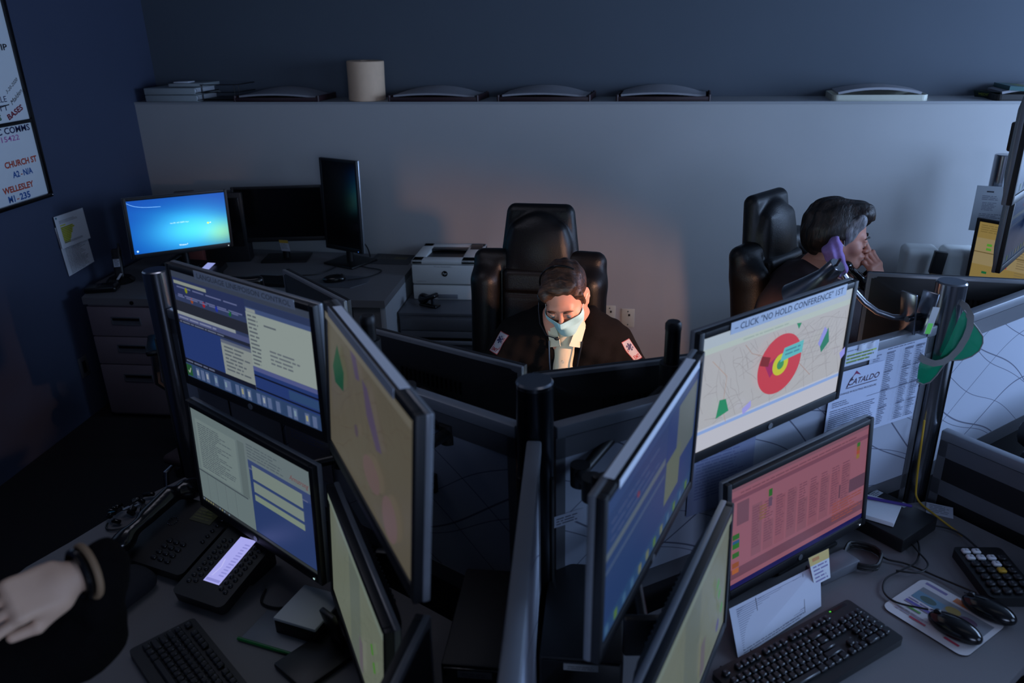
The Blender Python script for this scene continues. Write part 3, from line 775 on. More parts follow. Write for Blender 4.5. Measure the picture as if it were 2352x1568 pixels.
def scr_form(c):
    w, h = c.w, c.h
    c.rect(0, 0.03*h, w*0.5, h, (128, 146, 148)); c.rect(w*0.5, h*0.03, w, h, (54, 76, 132))
    c.rect(w*0.44, h*0.72, w, h, (128, 144, 148)); c.rect(w*0.03, h*0.36, w*0.40, h*0.90, (140, 158, 158))
    c.lines(w*0.05, w*0.37, h*0.86, 22, h*0.022, (98, 112, 120), seed=6, ragged=0.5); c.rect(0, h*0.33, w*0.46, h*0.345, (84, 96, 104))
    for x in (.08, .16, .25, .34): c.rect(w*x, h*0.05, w*(x+.004), h*0.33, (110, 124, 128))
    c.rect(w*0.42, h*0.35, w*0.48, h*0.92, (116, 132, 134))
    c.lines(w*0.50, w*0.80, h*0.93, 5, h*0.03, (104, 118, 126), seed=12)
    c.text('Armstrong', w*0.84, h*0.82, h*0.05, (140, 70, 70), w*0.14, shear=0.3)
    c.rect(w*0.50, h*0.69, w, h*0.78, (70, 88, 140)); c.rect(w*0.50, h*0.685, w*0.97, h*0.70, (110, 120, 160))
    c.rect(w*0.53, h*0.60, w*0.93, h*0.74, (148, 164, 156)); c.rect(w*0.53, h*0.47, w*0.93, h*0.57, (148, 164, 156)); c.rect(w*0.53, h*0.38, w*0.93, h*0.44, (150, 168, 150))
    c.rect(0, 0, w, h*0.03, (60, 66, 70))
    for k in range(12): c.rect(w*(.01+.022*k), h*0.005, w*(.022+.022*k), h*0.025, random.Random(k).choice([(150, 150, 110), (120, 140, 160), (90, 90, 90)]))
def map_streets(c, col, n=26, seed=3, t=0.0008, y0=0.15, y1=0.92):
    rnd = random.Random(seed); w, h = c.w, c.h
    for k in range(n):
        x = rnd.uniform(0, w); y = rnd.uniform(h*y0, h*y1); a = rnd.choice([0.35, 0.4, 1.9, 1.95, rnd.uniform(0, 3)]); L = rnd.uniform(0.03, 0.16)
        pts = []
        for i in range(6):
            px, py = x+L*i/5*math.cos(a), y+L*i/5*math.sin(a)
            if not (0 < px < w and h*y0 < py < h*y1): break
            pts.append((px, py)); a += rnd.uniform(-0.12, 0.12)
        if len(pts) > 1: c.line(pts, t, col)
def scr_map_main(c):
    w, h = c.w, c.h
    c.rect(0, 0, w, h, (178, 184, 200)); c.rect(0, h*0.20, w, h*0.90, (168, 170, 176)); c.rect(0, h*0.85, w, h*0.90, (170, 184, 182)); c.rect(0, h*0.90, w, h, (164, 178, 192))
    c.lines(w*0.25, w*0.7, h*0.875, 1, h*0.03, (150, 168, 164), seed=2); c.rect(0, h*0.155, w, h*0.185, (132, 160, 212)); c.rect(0, 0, w, h*0.155, (182, 184, 196))
    map_streets(c, (134, 130, 136), 90, 5, 0.0008, 0.2, 0.85)
    for k in range(8):
        x = w*0.66+k*0.014; c.line([(x, h*0.50), (x+0.045, h*0.80)], 0.0007, (132, 130, 140))
    for k in range(6):
        y = h*(0.5+0.05*k); c.line([(w*0.62, y), (w*0.86, y-h*0.03)], 0.0007, (132, 130, 140))
    c.line([(0.05*w, h*0.8), (0.15*w, h*0.62), (0.14*w, h*0.35), (.17*w, h*.2)], 0.0013, (170, 140, 124)); c.line([(w*0.25, h*0.84), (w*0.3, h*0.74), (w*0.4, h*0.66), (w*0.62, h*0.52), (w*0.74, h*0.32)], 0.0014, (160, 128, 116))
    c.ell(w*0.50, h*0.545, h*0.265, h*0.268, (186, 62, 76), 48)
    c.poly([(w*.40, h*.57), (w*.44, h*.45), (w*.49, h*.54), (w*.48, h*.63)], (150, 40, 96)); c.poly([(w*.36, h*.60), (w*.37, h*.68), (w*.43, h*.64), (w*.42, h*.56)], (120, 40, 44))
    c.ell(w*0.505, h*0.54, h*0.095, h*0.098, (186, 190, 50), 32); c.ell(w*0.505, h*0.54, h*0.042, h*0.045, (60, 140, 90), 24)
    c.poly([(w*.50, h*.56), (w*.52, h*.68), (w*.655, h*.69), (w*.652, h*.58), (w*.55, h*.57)], (90, 176, 184)); c.lines(w*.53, w*.64, h*.65, 2, h*.035, (70, 130, 150), seed=1)
    c.poly([(w*.10, h*.27), (w*.115, h*.43), (w*.155, h*.42), (w*.18, h*.30)], (40, 134, 96)); c.poly([(w*.585, h*.87), (w*.62, h*.86), (w*.605, h*.81)], (40, 134, 96))
    c.poly([(w*.77, h*.62), (w*.80, h*.50), (w*.85, h*.58), (w*.83, h*.72)], (40, 120, 96)); c.poly([(w*.765, h*.60), (w*.785, h*.56), (w*.825, h*.70), (w*.80, h*.74)], (136, 140, 214))
    c.poly([(w*.27, h*.26), (w*.28, h*.20), (w*.33, h*.25), (w*.325, h*.31)], (150, 150, 220)); c.poly([(w*.95, h*.42), (w*.97, h*.35), (w*.995, h*.39), (w*.99, h*.46)], (140, 140, 220))
def scr_pink(c):
    w, h = c.w, c.h
    c.rect(0, 0, w, h, (172, 108, 126)); c.rect(0, h*0.96, w, h, (150, 100, 116)); c.rect(0, h*0.86, w, h*0.90, (140, 84, 104)); c.rect(0, 0, w, h*0.05, (24, 18, 96))
    c.rect(0, h*0.10, w, h*0.20, (128, 80, 98)); c.rect(w*0.72, h*0.36, w, h*0.50, (112, 76, 96)); c.rect(w*0.04, h*0.62, w*0.12, h*0.84, (130, 86, 104))
    rnd = random.Random(2)
    for k in range(9):
        x = .14+.082*k; c.rect(w*x, h*0.24, w*(x+.07), h*rnd.uniform(.5, .76), (160+rnd.randint(-6, 6), 100, 116)); c.lines(w*(x+.005), w*(x+.065), h*0.72, 16, h*0.026, (134, 80, 100), seed=k)
    c.lines(w*0.06, w*0.9, h*0.93, 2, h*0.03, (140, 84, 100), seed=31)
    c.lines(w*0.74, w*0.98, h*0.33, 7, h*0.03, (170, 90, 80), seed=32)
    c.rect(w*0.25, h*0.76, w*0.275, h*0.83, (50, 120, 30)); c.rect(w*0.25, h*0.66, w*0.275, h*0.75, (116, 84, 110)); c.lines(w*.19, w*.24, h*.70, 5, h*.03, (150, 110, 70), seed=8)
    for i, (y, col) in enumerate(((.50, (46, 120, 30)), (.44, (40, 100, 150)), (.41, (46, 130, 30)), (.32, (50, 120, 30)), (.22, (170, 90, 30)), (.16, (200, 110, 40)))):
        c.rect(w*0.01, h*y, w*0.055, h*(y+.05), col)
    for i, (y, col) in enumerate(((.82, (60, 130, 40)), (.78, (160, 110, 50)), (.74, (190, 90, 60)), (.70, (170, 130, 60)))): c.rect(w*0.905, h*y, w*0.93, h*(y+.045), col)
def scr_tan_map(c):
    w, h = c.w, c.h
    c.rect(0, 0, w, h, (106, 100, 86)); c.rect(w*.65, 0, w, h, (104, 98, 84)); map_streets(c, (96, 86, 74), 60, 8, 0.0012, 0.02, 0.98)
    c.poly([(w*.1, h*.66), (w*.17, h*.86), (w*.26, h*.72), (w*.25, h*.58), (w*.13, h*.56)], (24, 84, 50)); c.poly([(w*.35, h*.95), (w*.42, h*.97), (w*.47, h*.82), (w*.42, h*.80)], (92, 80, 108))
    c.poly([(w*.5, h*.86), (w*.56, h*.84), (w*.72, h*.55), (w*.66, h*.52), (w*.55, h*.66)], (92, 80, 108)); c.ell(w*.42, h*.44, .012, .012, (92, 80, 92)); c.rect(0, h*.95, w, h, (120, 116, 104))
    c.ell(w*.6, h*.3, .05, .03, (118, 98, 96)); c.ell(w*.8, h*.2, .04, .04, (120, 100, 98))
def scr_pale_map(c):
    w, h = c.w, c.h
    c.rect(0, 0, w, h, (124, 132, 116)); c.rect(w*.4, 0, w*.6, h, (112, 122, 112)); map_streets(c, (110, 118, 104), 50, 9, 0.0012, 0.02, 0.98); c.rect(0, h*.94, w, h, (130, 144, 132))
    for x, y in ((.80, .62), (.83, .50), (.88, .30)): c.poly([(w*x, h*y), (w*(x+.03), h*(y+.04)), (w*(x+.05), h*(y-.03)), (w*(x+.02), h*(y-.07))], (84, 150, 54))
    c.rect(w*.60, h*.1, w*.66, h*.4, (116, 110, 118)); c.ell(w*.85, h*.2, .012, .016, (90, 84, 130))
def scr_blue(c):
    w, h = c.w, c.h
    c.rect(0, 0, w, h, (38, 66, 120)); c.rect(0, h*.88, w, h, (44, 74, 130)); c.rect(0, 0, w, h*.12, (40, 76, 124)); c.rect(w*.62, h*.30, w*.99, h*.90, (34, 62, 122))
    c.rect(w*.74, h*.42, w*.98, h*.88, (100, 112, 112)); c.rect(w*.62, h*.22, w*.80, h*.56, (104, 118, 100)); c.rect(0, h*.58, w*.6, h*.63, (96, 112, 128)); c.rect(0, h*.48, w*.6, h*.51, (70, 92, 130))
    c.lines(w*.05, w*.55, h*.80, 3, h*.06, (80, 96, 140), seed=4, t=h*.012); c.ell(w*.3, h*.70, .006, .006, (140, 50, 60))
    rnd = random.Random(9)
    for k in range(12): c.rect(w*(.03+.08*k), h*.02, w*(.06+.08*k), h*.09, rnd.choice([(120, 130, 100), (70, 110, 150), (90, 130, 60)]))
def scr_login(c):
    def f(u, v):
        d = math.hypot((u-0.95)*1.25, v-0.22); d2 = math.hypot((u-.62)*0.9, v-.35)
        g = math.exp(-(d2/0.42)**2); e = math.exp(-(d/0.26)**2); band = 0.10*math.exp(-(((u*0.35+v)-0.80)/0.10)**2)
        r = 3+60*g+75*e; gg = 58+128*g+50*e+50*band; b = 142+84*g-34*e+30*band
        return tuple(min(250, x) for x in (r, gg, b))
    c.shade(f, 56, 32)
    w, h = c.w, c.h
    c.line([(w*(.0+.03*k), h*(.965-.12*(1-math.exp(-k*.35)))) for k in range(12)], 0.0018, (120, 180, 235))
    c.text('Press CTRL + ALT + DELETE to log on', w*.40, h*.50, h*.022, (200, 230, 245), w*.19); c.ell(w*.79, h*.44, .006, .005, (200, 220, 90)); c.ell(w*.815, h*.445, .003, .003, (230, 240, 250))
    c.text('Windows 7', w*.46, h*.06, h*.03, (220, 240, 250), w*.09); c.ell(w*.035, h*.05, .005, .005, (170, 210, 250))
def scr_yellow(c):
    w, h = c.w, c.h
    c.rect(0, 0, w, h, (170, 146, 84)); c.rect(0, h*.3, w, h*.74, (178, 160, 116)); c.lines(w*.02, w*.95, h*.95, 4, h*.035, (140, 120, 66), seed=3); c.rect(0, h*.5, w, h*.515, (120, 100, 60))
    for x, y, col in ((.28, .70, (60, 170, 50)), (.28, .66, (200, 50, 50)), (.28, .61, (60, 70, 190)), (.10, .62, (100, 180, 60)), (.10, .55, (100, 180, 60)), (.26, .36, (50, 140, 70)), (.26, .31, (190, 50, 50)), (.1, .16, (30, 120, 70))):
        c.rect(w*x, h*y, w*(x+.045), h*(y+.04), col)
    c.lines(w*.38, w*.92, h*.68, 9, h*.04, (150, 132, 96), seed=13); c.lines(w*.38, w*.92, h*.28, 7, h*.04, (150, 132, 90), seed=14)

M['bright_label'] = M['paper']
monitor('upper left monitor of the left desk showing blue dispatch windows', (-.850, 1.620, 1.397), R(-28.9), .003, -.021, scr_dispatch, 'mid', sticker=('LANGUAGE LINE/POISON CONTROL', .36, .022, .035, (120, 124, 132)))
monitor('lower left monitor of the left desk showing a white and blue form', (-.890, 1.618, 1.011), R(-32.3), .034, -.024, scr_form, 'mid', led=(200, 240, 240))
monitor('tall standing tan map monitor second from left, seen nearly edge on', (-.422, 1.187, 1.427), R(-56.9), .08, -.015, scr_tan_map, 'mid', sticker=('', .40, .018, -.02, (120, 124, 132)), logo=False)
monitor('pale green map monitor below the tan map monitor', (-.511, 1.263, .961), R(-59.5), .068, -.02, scr_pale_map, 'mid', s=.95, logo=False, depth=.018)
monitor('dark backed monitor at the bottom centre turned away from the camera', (-.352, .79, .985), R(-97), .02, 0, scr_form, 'dim', logo=False)
monitor('blue window monitor right of the centre post seen at a steep angle', (.096, 1.234, 1.305), R(69.3), -.028, .044, scr_blue, 'mid', sticker=('', .44, .016, .0, (130, 134, 140)))
monitor('street map monitor with a large red circle on the right desk', (.400, 1.755, 1.321), R(40.2), -.034, .024, scr_map_main, 'bright', sticker=('– CLICK "NO HOLD CONFERENCE" 1ST', .40, .028, .02, (70, 78, 96)))
monitor('pink spreadsheet monitor on the right desk below the street map', (.504, 1.765, .938), R(39.0), .06, .031, scr_pink, 'mid', led=(210, 230, 255), stand=dict(z=.74, at=(.50, 1.86), w=.24, d=.16))
monitor('olive map monitor low on the right desk beside the pink one', (.173, 1.161, 1.002), R(68.7), .02, .033, scr_pale_map, 'mid', logo=False)
# backs of the monitors in front of the masked person
monitor('black monitor back left of the centre post in front of the masked person', (-.44, 1.915, 1.135), R(153), -.02, 0, scr_form, 'strong', logo=False)
monitor('black monitor back right of the centre post in front of the masked person', (.075, 1.86, 1.125), R(200), -.02, 0, scr_form, 'strong', logo=False)
monitor('black monitor back rising behind the two left hand monitors', (-1.03, 2.575, 1.095), R(136), .0, 0, scr_dispatch, 'mid', logo=False, s=.9, stand=dict(z=.74))
# the back desk on the left
monitor('glowing blue log on screen in the back left corner', (-2.354, 4.018, 1.092), R(41.8), .02, -.037, scr_login, 'glow', led=(240, 250, 255), stand=dict(z=.74, at=(-2.42, 4.12)), logo=False)
monitor('unlit widescreen monitor beside the blue screen on the back desk', (-1.985, 4.50, 1.035), R(8), .05, 0, None, stand=dict(z=.74, w=.28), s=1.02, logo=False)
monitor('unlit monitor turned to portrait on the back desk', (-1.575, 4.44, 1.10), R(-27), .04, 0, None, stand=dict(z=.74, w=.24, d=.22), w=.27, h=.50, logo=False, edge_m='silver', led=(60, 120, 220))
# the woman's station on the right
monitor('black monitor back behind the right steel post', (1.11, 2.62, 1.14), R(172), 0, .0, scr_form, 'mid', logo=False, s=.92, stand=dict(z=.74))
monitor('yellow spreadsheet monitor half hidden at the right edge', (1.90, 3.68, 1.02), R(-48), .0, 0, scr_yellow, 'mid', logo=False, stand=dict(z=.74))
monitor('upper of the two dark monitors cut by the right frame edge', (1.305, 2.615, 1.735), R(53.7), .0, 0, scr_blue, 'soft', logo=False)
monitor('lower of the two dark monitors cut by the right frame edge', (1.59, 3.19, 1.355), R(53.7), .0, 0, scr_blue, 'soft', logo=False)

# ------------------------------------------------------------------ the three-armed workstation: posts, partitions, desks
PC, PR, PL = Vector((-.147, 1.48)), Vector((.943, 2.2)), Vector((-1.40, 2.20))
def steel_post(x, y, label, top=1.40, r=0.040, m='darksteel'):
    t = thing('steel_post', label, 'post', (x, y, 0), 0, 'steel corner posts of the workstations')
    MB().cyl((0, 0, 0), (0, 0, top-0.012), r, n=40).build('post_tube', M[m], t)
    MB().lathe([(0, top), (r*0.9, top), (r, top-0.004), (r, top-0.012), (0, top-0.012)], 40).build('post_cap', M['steel'], t)
    mb = MB()
    for k in range(3):
        a = R(34+120*k+60); mb.box((math.cos(a)*(r+0.0), math.sin(a)*(r+0.0), 0.6), (0.008, 0.010, 1.15), 0, (0, 0, a))
    mb.build('slot_strip', M['black'], t)
    return t
steel_post(PC.x, PC.y, 'steel post with a round cap in the middle of the picture')
steel_post(PR.x, PR.y, 'polished steel post on the right with the green visor hanging on it', m='steel')
steel_post(PL.x, PL.y, 'steel post at the left behind the dispatch monitor', m='steel')
steel_post(1.87, 4.08, 'far steel post near the back wall at the right edge', 1.44, m='steel')

def partition(A, B, label, top=1.285, low=0.12, fab='fabric', th=0.022, trim=0.045):
    A, B = Vector(A), Vector(B); d = B-A; L = d.length; t = thing('partition', label, 'partition', ((A.x+B.x)/2, (A.y+B.y)/2, 0), math.atan2(d.y, d.x))
    MB().box((0, 0, top-0.0175), (L, th+0.009, 0.030), 0.004).build('top_rail', M['rail'], t)
    mb = MB(); mb.box((0, 0, top-0.06), (L, th, 0.05)); mb.box((0, 0, 0.78), (L, th, 0.05)); mb.box((0, 0, 0.1), (L, th, 0.08))
    for s in (-1, 1): mb.box((s*(L/2-0.012), 0, top/2), (0.024, th, top-0.06))
    mb.build('panel_frame', M['metalcab'], t)
    MB().box((0, 0, (top-0.085+0.80)/2), (L-0.04, th-0.004, top-0.085-0.80)).build('fabric_panel', M[fab], t)
    MB().box((0, 0, 0.45), (L-0.04, th-0.006, 0.62)).build('lower_panel', M['shell'], t)
    return t
def between(A, B, a=0.045, b=0.045):
    d = (B-A).normalized(); return (A+d*a, B-d*b)
partition(*between(PC, PR), 'partition from the centre post to the right post with papers pinned on it')
partition(*between(PC, PL), 'partition from the centre post to the left post')
t = partition(*between(PC, Vector((-.09, .12)), .045, 0), 'partition running from the centre post towards the camera')
t = partition(*between(PR, PR+(Vector((.33, .27))).normalized()*1.15), 'pale scribble patterned partition behind the right post')
partition(Vector((.985, 2.16)), Vector((1.60, 1.42)), 'low dark partition right of the right desk', top=.965, low=.1, fab='shell')
partition(*between(Vector((1.87, 4.08)), Vector((2.35, 3.35))), 'partition running from the far post out of the frame', top=1.26)
# paper labels stuck to the lower part of the partitions
d_ = (PR-PC).normalized(); ang = math.atan2(d_.y, d_.x)
c = Card(.10, .030, (150, 154, 168)); c.lines(.03, .09, .021, 3, .007, (60, 62, 74), seed=3); tag(c.build('paper_label', PRINT, None, 'XZ', (-.086, 1.504, 1.040), (0, 0, ang), .0006), 'white paper label on the partition right of the centre post', 'label')

def desk(name, poly, label, z=0.74, th=0.03, legs=()):
    t = thing(name, label, 'desk', (sum(p[0] for p in poly)/len(poly), sum(p[1] for p in poly)/len(poly), 0))
    ox, oy = t.location.x, t.location.y
    MB().prism([(x-ox, y-oy) for x, y in poly], z-th, z).build('desk_top', M['lam'], t, smooth=False)
    for x, y in legs:
        MB().box((x-ox, y-oy, (z-th)/2), (0.06, 0.06, z-th), 0.006).build('leg', M['metalcab'], t)
    return t
desk('corner_desk', [(-.20, 1.395), (-1.30, 2.03), (-1.352, 2.055), (-1.42, 1.94), (-1.511, 1.696), (-1.561, 1.581), (-1.575, 1.47), (-1.56, 1.36), (-1.50, 1.25), (-1.38, 1.15), (-1.1, 1.0), (-.85, .82), (-.62, .5), (-.50, .2), (-.19, .2)],
     'grey desk in the lower left under the black telephones', legs=((-1.40, 1.45), (-.55, .4), (-1.2, 1.85)))
desk('corner_desk', [(-.08, 1.42), (.90, 2.10), (.955, 2.115), (1.31, 1.69), (1.29, 1.66), (1.1, 1.575), (.94, 1.467), (.85, 1.38), (.62, 1.15), (.40, .85), (.28, .55), (.24, .2), (-.05, .2)],
     'grey desk in the lower right with the keyboard and two mice', legs=((1.12, 1.66), (.2, .4), (.75, 1.9)))
desk('corner_desk', [(-.14, 1.56), (-1.33, 2.24), (-1.36, 2.42), (-1.0, 2.62), (-.55, 2.36), (-.15, 2.27), (.30, 2.40), (.72, 2.72), (.92, 2.48), (.90, 2.27)],
     'dark desk in front of the masked person, hidden behind the two black monitor backs', legs=((-1.2, 2.4), (.7, 2.5)))
desk('side_desk', [(1.02, 2.32), (1.24, 2.50), (1.79, 2.96), (2.2, 3.3), (2.2, 4.22), (1.45, 4.30), (1.34, 3.75), (1.45, 3.3), (1.10, 2.95), (.98, 2.6)],
     'grey desk along the back wall at the far right station', legs=((1.5, 4.1), (2.05, 4.1), (1.2, 2.7)))

# monitor poles with folding arms
def mount(x, y, top, label, arms):
    t = thing('monitor_mount', label, 'monitor mount', (x, y, .74))
    MB().cyl((0, 0, 0), (0, 0, top-.74-.006), .0185, n=24).build('pole', M['black'], t)
    MB().lathe([(0, top-.74), (.015, top-.74), (.0195, top-.746), (.0195, top-.76), (.0, top-.76)], 24).build('pole_cap', M['shell'], t)
    MB().cyl((0, 0, 0), (0, 0, .012), .05, n=24).build('base_plate', M['black'], t)
    for pts, r in arms:
        L = [Vector(p)-Vector((x, y, .74)) for p in pts]
        a = MB()
        for p, q in zip(L, L[1:]): a.cyl(p, q, r*1.15, r*.9, 12)
        arm = a.build('arm', M['black'], t)
        for p in L[1:-1]: MB().cyl(p+Vector((0, 0, -.025)), p+Vector((0, 0, .025)), r*1.7, n=16).build('joint', M['shell'], arm)
        MB().cyl(L[0]+Vector((0, 0, -.02)), L[0]+Vector((0, 0, .02)), .028, n=20).build('collar', M['shell'], arm)
        MB().box(L[-1], (.09, .02, .09), .006, (0, 0, math.atan2((L[-1]-L[-2]).y, (L[-1]-L[-2]).x)+PI/2)).build('mounting_plate', M['black'], arm)
    return t
mount(-.60, 1.80, 1.415, 'black monitor pole with arms behind the tan map monitor',
      [([(-.60, 1.80, 1.33), (-.47, 1.66, 1.27), (-.365, 1.60, 1.20), (-.39, 1.42, 1.25), (-.385, 1.265, 1.36)], .012), ([(-.60, 1.80, 1.28), (-.66, 1.78, 1.29), (-.80, 1.70, 1.36)], .012), ([(-.60, 1.80, 1.2), (-.50, 1.80, 1.17), (-.46, 1.845, 1.14)], .011),
       ([(-.60, 1.80, 1.02), (-.70, 1.76, 1.02), (-.84, 1.70, 1.01)], .012), ([(-.60, 1.80, 1.08), (-.42, 1.62, 1.05), (-.44, 1.35, 1.0)], .011)])
mount(.155, 1.75, 1.435, 'black monitor pole with arms behind the blue window monitor',
      [([(.155, 1.75, 1.27), (.04, 1.63, 1.22), (-.05, 1.49, 1.17), (-.02, 1.33, 1.24), (.02, 1.26, 1.28)], .013), ([(.155, 1.75, 1.31), (.24, 1.79, 1.32), (.355, 1.82, 1.32)], .012), ([(.155, 1.75, 1.18), (.12, 1.78, 1.15), (.085, 1.80, 1.13)], .011),
       ([(.155, 1.75, 1.02), (.06, 1.5, 1.0), (.09, 1.20, 1.0)], .011)])

mount(1.66, 3.02, 1.80, 'black monitor pole holding the two dark monitors at the right edge',
      [([(1.66, 3.02, 1.70), (1.45, 2.86, 1.70), (1.27, 2.66, 1.72)], .013), ([(1.66, 3.02, 1.34), (1.60, 3.16, 1.34), (1.555, 3.215, 1.35)], .013)])
# small-form desktop computers by the centre partition
def desktop_pc(x, y, rz, label, w=.17, d=.30, h=.165):
    t = thing('desktop_computer', label, 'computer', (x, y, .74), rz)
    MB().box((0, 0, h/2), (w, d, h), .006).build('case', M['shell'], t)
    MB().box((0, -d/2-.002, h/2), (w-.012, .006, h-.012), .003).build('front_panel', M['gloss'], t)
    c = Card(.07, .017, (150, 150, 148)); c.lines(.008, .062, .010, 2, .005, (90, 90, 90), seed=3); c.build('asset_label', PRINT, t, 'XZ', (-.0, -d/2-.0055, h-.018), None, .0005)
    mb = MB(); 
    for k in range(3): mb.box((-.03+.03*k, -d/2-.005, .06), (.014, .003, .007))
    mb.build('port_row', M['darksteel'], t)
desktop_pc(-.035, 1.375, 0, 'black desktop computer with a white label right of the centre partition')
desktop_pc(-.245, 1.335, 0, 'black desktop computer with a white label left of the centre partition', w=.14)

# ------------------------------------------------------------------ back corner: desk, cabinet drawers
t = thing('l_shaped_desk', 'grey L shaped desk in the back left corner with built-in drawers', 'desk', (-2.1, 4.2, 0))
O_ = Vector((-2.1, 4.2, 0))
def loc_poly(p): return [(x-O_.x, y-O_.y) for x, y in p]
MB().prism(loc_poly([(-2.85, 3.75), (-2.28, 3.745), (-2.22, 3.90), (-2.0, 4.03), (-1.75, 3.82), (-1.62, 3.79), (-1.163, 3.79), (-1.163, wy(-1.163)-.01), (-2.93, wy(-2.93)-.01), (-2.93, 4.0)]), .70, .74).build('desk_top', M['lam'], t, smooth=False)
MB().box((-1.178-O_.x, 4.22-O_.y, .35), (.03, .84, .70), .002).build('end_panel', M['ledge'], t)
MB().box((-1.27-O_.x, 3.83-O_.y, .35), (.16, .02, .70), .002).build('front_panel', M['lam'], t)
MB().box((-2.62-O_.x, 4.1-O_.y, .36), (.44, .66, .68), .003).build('drawer_case', M['lamfront'], t)
for z0, z1, hz in ((.515, .685, .607), (.345, .508, .442), (.035, .338, .262)):
    dr = MB().box((-2.62-O_.x, 3.765-O_.y, (z0+z1)/2), (.44, .02, z1-z0), .003).build('drawer', M['lamfront'], t)
    hb = MB(); cx, cy = -2.62-O_.x, 3.752-O_.y
    for a in (-1, 1): hb.box((cx, cy, hz+a*.02), (.17, .008, .006), .001); hb.box((cx+a*.083, cy, hz), (.006, .008, .042), .001)
    hb.box((cx, cy+.003, hz), (.16, .004, .036)); hb.build('recessed_handle', M['black'] if False else M['metalcab'], dr)
    MB().box((cx, cy-.001, hz+.010), (.155, .004, .014)).build('handle_recess', M['gloss'], dr)
MB().cyl((-2.56-O_.x, 3.75-O_.y, .716), (-2.56-O_.x, 3.742-O_.y, .716), .011, n=20).build('drawer_lock', M['gloss'], t)

# low metal cabinet with the printer
t = thing('drawer_cabinet', 'low grey metal drawer cabinet under the white printer', 'cabinet', (-.86, 4.28, 0))
MB().box((0, 0, .297), (.58, .56, .594), .004).build('cabinet_body', M['metalcab'], t)
MB().box((0, -.002, .59), (.585, .565, .02), .004).build('cabinet_top', M['metalcab'], t)
for z0, z1, full in ((.50, .568, False), (.385, .492, True), (.26, .377, True), (.135, .252, True), (.02, .127, True)):
    d = MB().box((0, -.285, (z0+z1)/2), (.565, .012, z1-z0), .003).build('drawer', M['metalcab'], t)
    if full:
        MB().box((.01, -.294, (z0+z1)/2+.012), (.50, .010, .016), .002).build('handle_slot', M['gloss'], d)
        MB().box((.01, -.297, (z0+z1)/2-.008), (.50, .014, .022), .003).build('pull_lip', M['rail'], d)
t = thing('laser_printer', 'white laser printer on the low metal cabinet', 'printer', (-.925, 4.40, .60))
pw, pd, ph = .385, .37, .235
mb = MB(); mb.box((0, 0, .045), (pw-.005, pd, .09), .008); mb.box((0, 0, .15), (pw, pd, .118), .012); mb.build('printer_body', M['white'], t)
mb = MB()                                           # top cover with the sunken output tray: four sides round a slanting well
mb.box((0, -pd/2+.04, .222), (pw, .08, .026), .008); mb.box((0, pd/2-.035, .222), (pw, .07, .026), .008)
mb.box((-pw/2+.035, 0, .222), (.07, pd, .026), .008); mb.box((pw/2-.05, 0, .222), (.10, pd, .026), .008); mb.build('top_cover', M['white'], t)
MB().box((-.015, .02, .213), (pw-.17, pd-.15, .008), 0, (R(-5), 0, 0)).build('output_tray', M['shell'], t)
MB().box((-.015, pd/2-.10, .222), (pw-.17, .06, .022), .003).build('output_slot', M['gloss'], t)
mb = MB()
for k in range(3): mb.box((-.015, -.03+.05*k, .2195), (pw-.2, .003, .003))
mb.build('tray_rib', M['black'], t)
MB().box((pw/2-.048, .09, .236), (.07, .10, .006), .002, (R(6), 0, 0)).build('control_panel', M['gloss'], t)
MB().box((0, -pd/2-.001, .094), (pw-.004, .003, .002)).build('cassette_seam', M['black'], t)
MB().box((.01, -pd/2-.002, .022), (.12, .004, .026), .004).build('cassette_handle', M['rail'], t)
MB().cyl((0, -pd/2-.0005, .158), (0, -pd/2-.002, .158), .017, n=32).build('logo_disc', M['gloss'], t)
c = Card(.03, .02); c.text('hp', .004, .006, .013, (205, 208, 206), .022, shear=.25); c.build('logo_letters', PRINT, t, 'XZ', (0, -pd/2-.0025, .158))
c = Card(.14, .012); c.text('HP Laser Printer M402n', .01, .003, .006, (100, 104, 108), .10); c.build('model_text', PRINT, t, 'XZ', (0, -pd/2-.0015, .200))
c = Card(.09, .010); c.text('LaserJet Pro', .01, .003, .005, (110, 112, 116), .055); c.build('model_text', PRINT, t, 'XZ', (-.13, -pd/2-.0015, .112))
# puncher / stapler lying on the cabinet
t = thing('hole_punch', 'black hole punch lying on the metal cabinet before the printer', 'hole punch', (-.995, 4.10, .60), R(-25))
MB().box((0, 0, .010), (.12, .05, .014), .005).build('base_bar', M['gloss'], t)
sdf_obj('lever', [rbx((0, 0, .055), (.055, .026, .014), .012, rot=(0, R(-22), 0)), ell((-.045, 0, .04), (.03, .028, .032), k=.02)], .004, M['gloss'], t)
mb = MB(); mb.cyl((.02, 0, .015), (.02, 0, .06), .009, n=12); mb.cyl((-.03, 0, .015), (-.03, 0, .045), .012, n=12); mb.build('punch_pin', M['darksteel'], t)

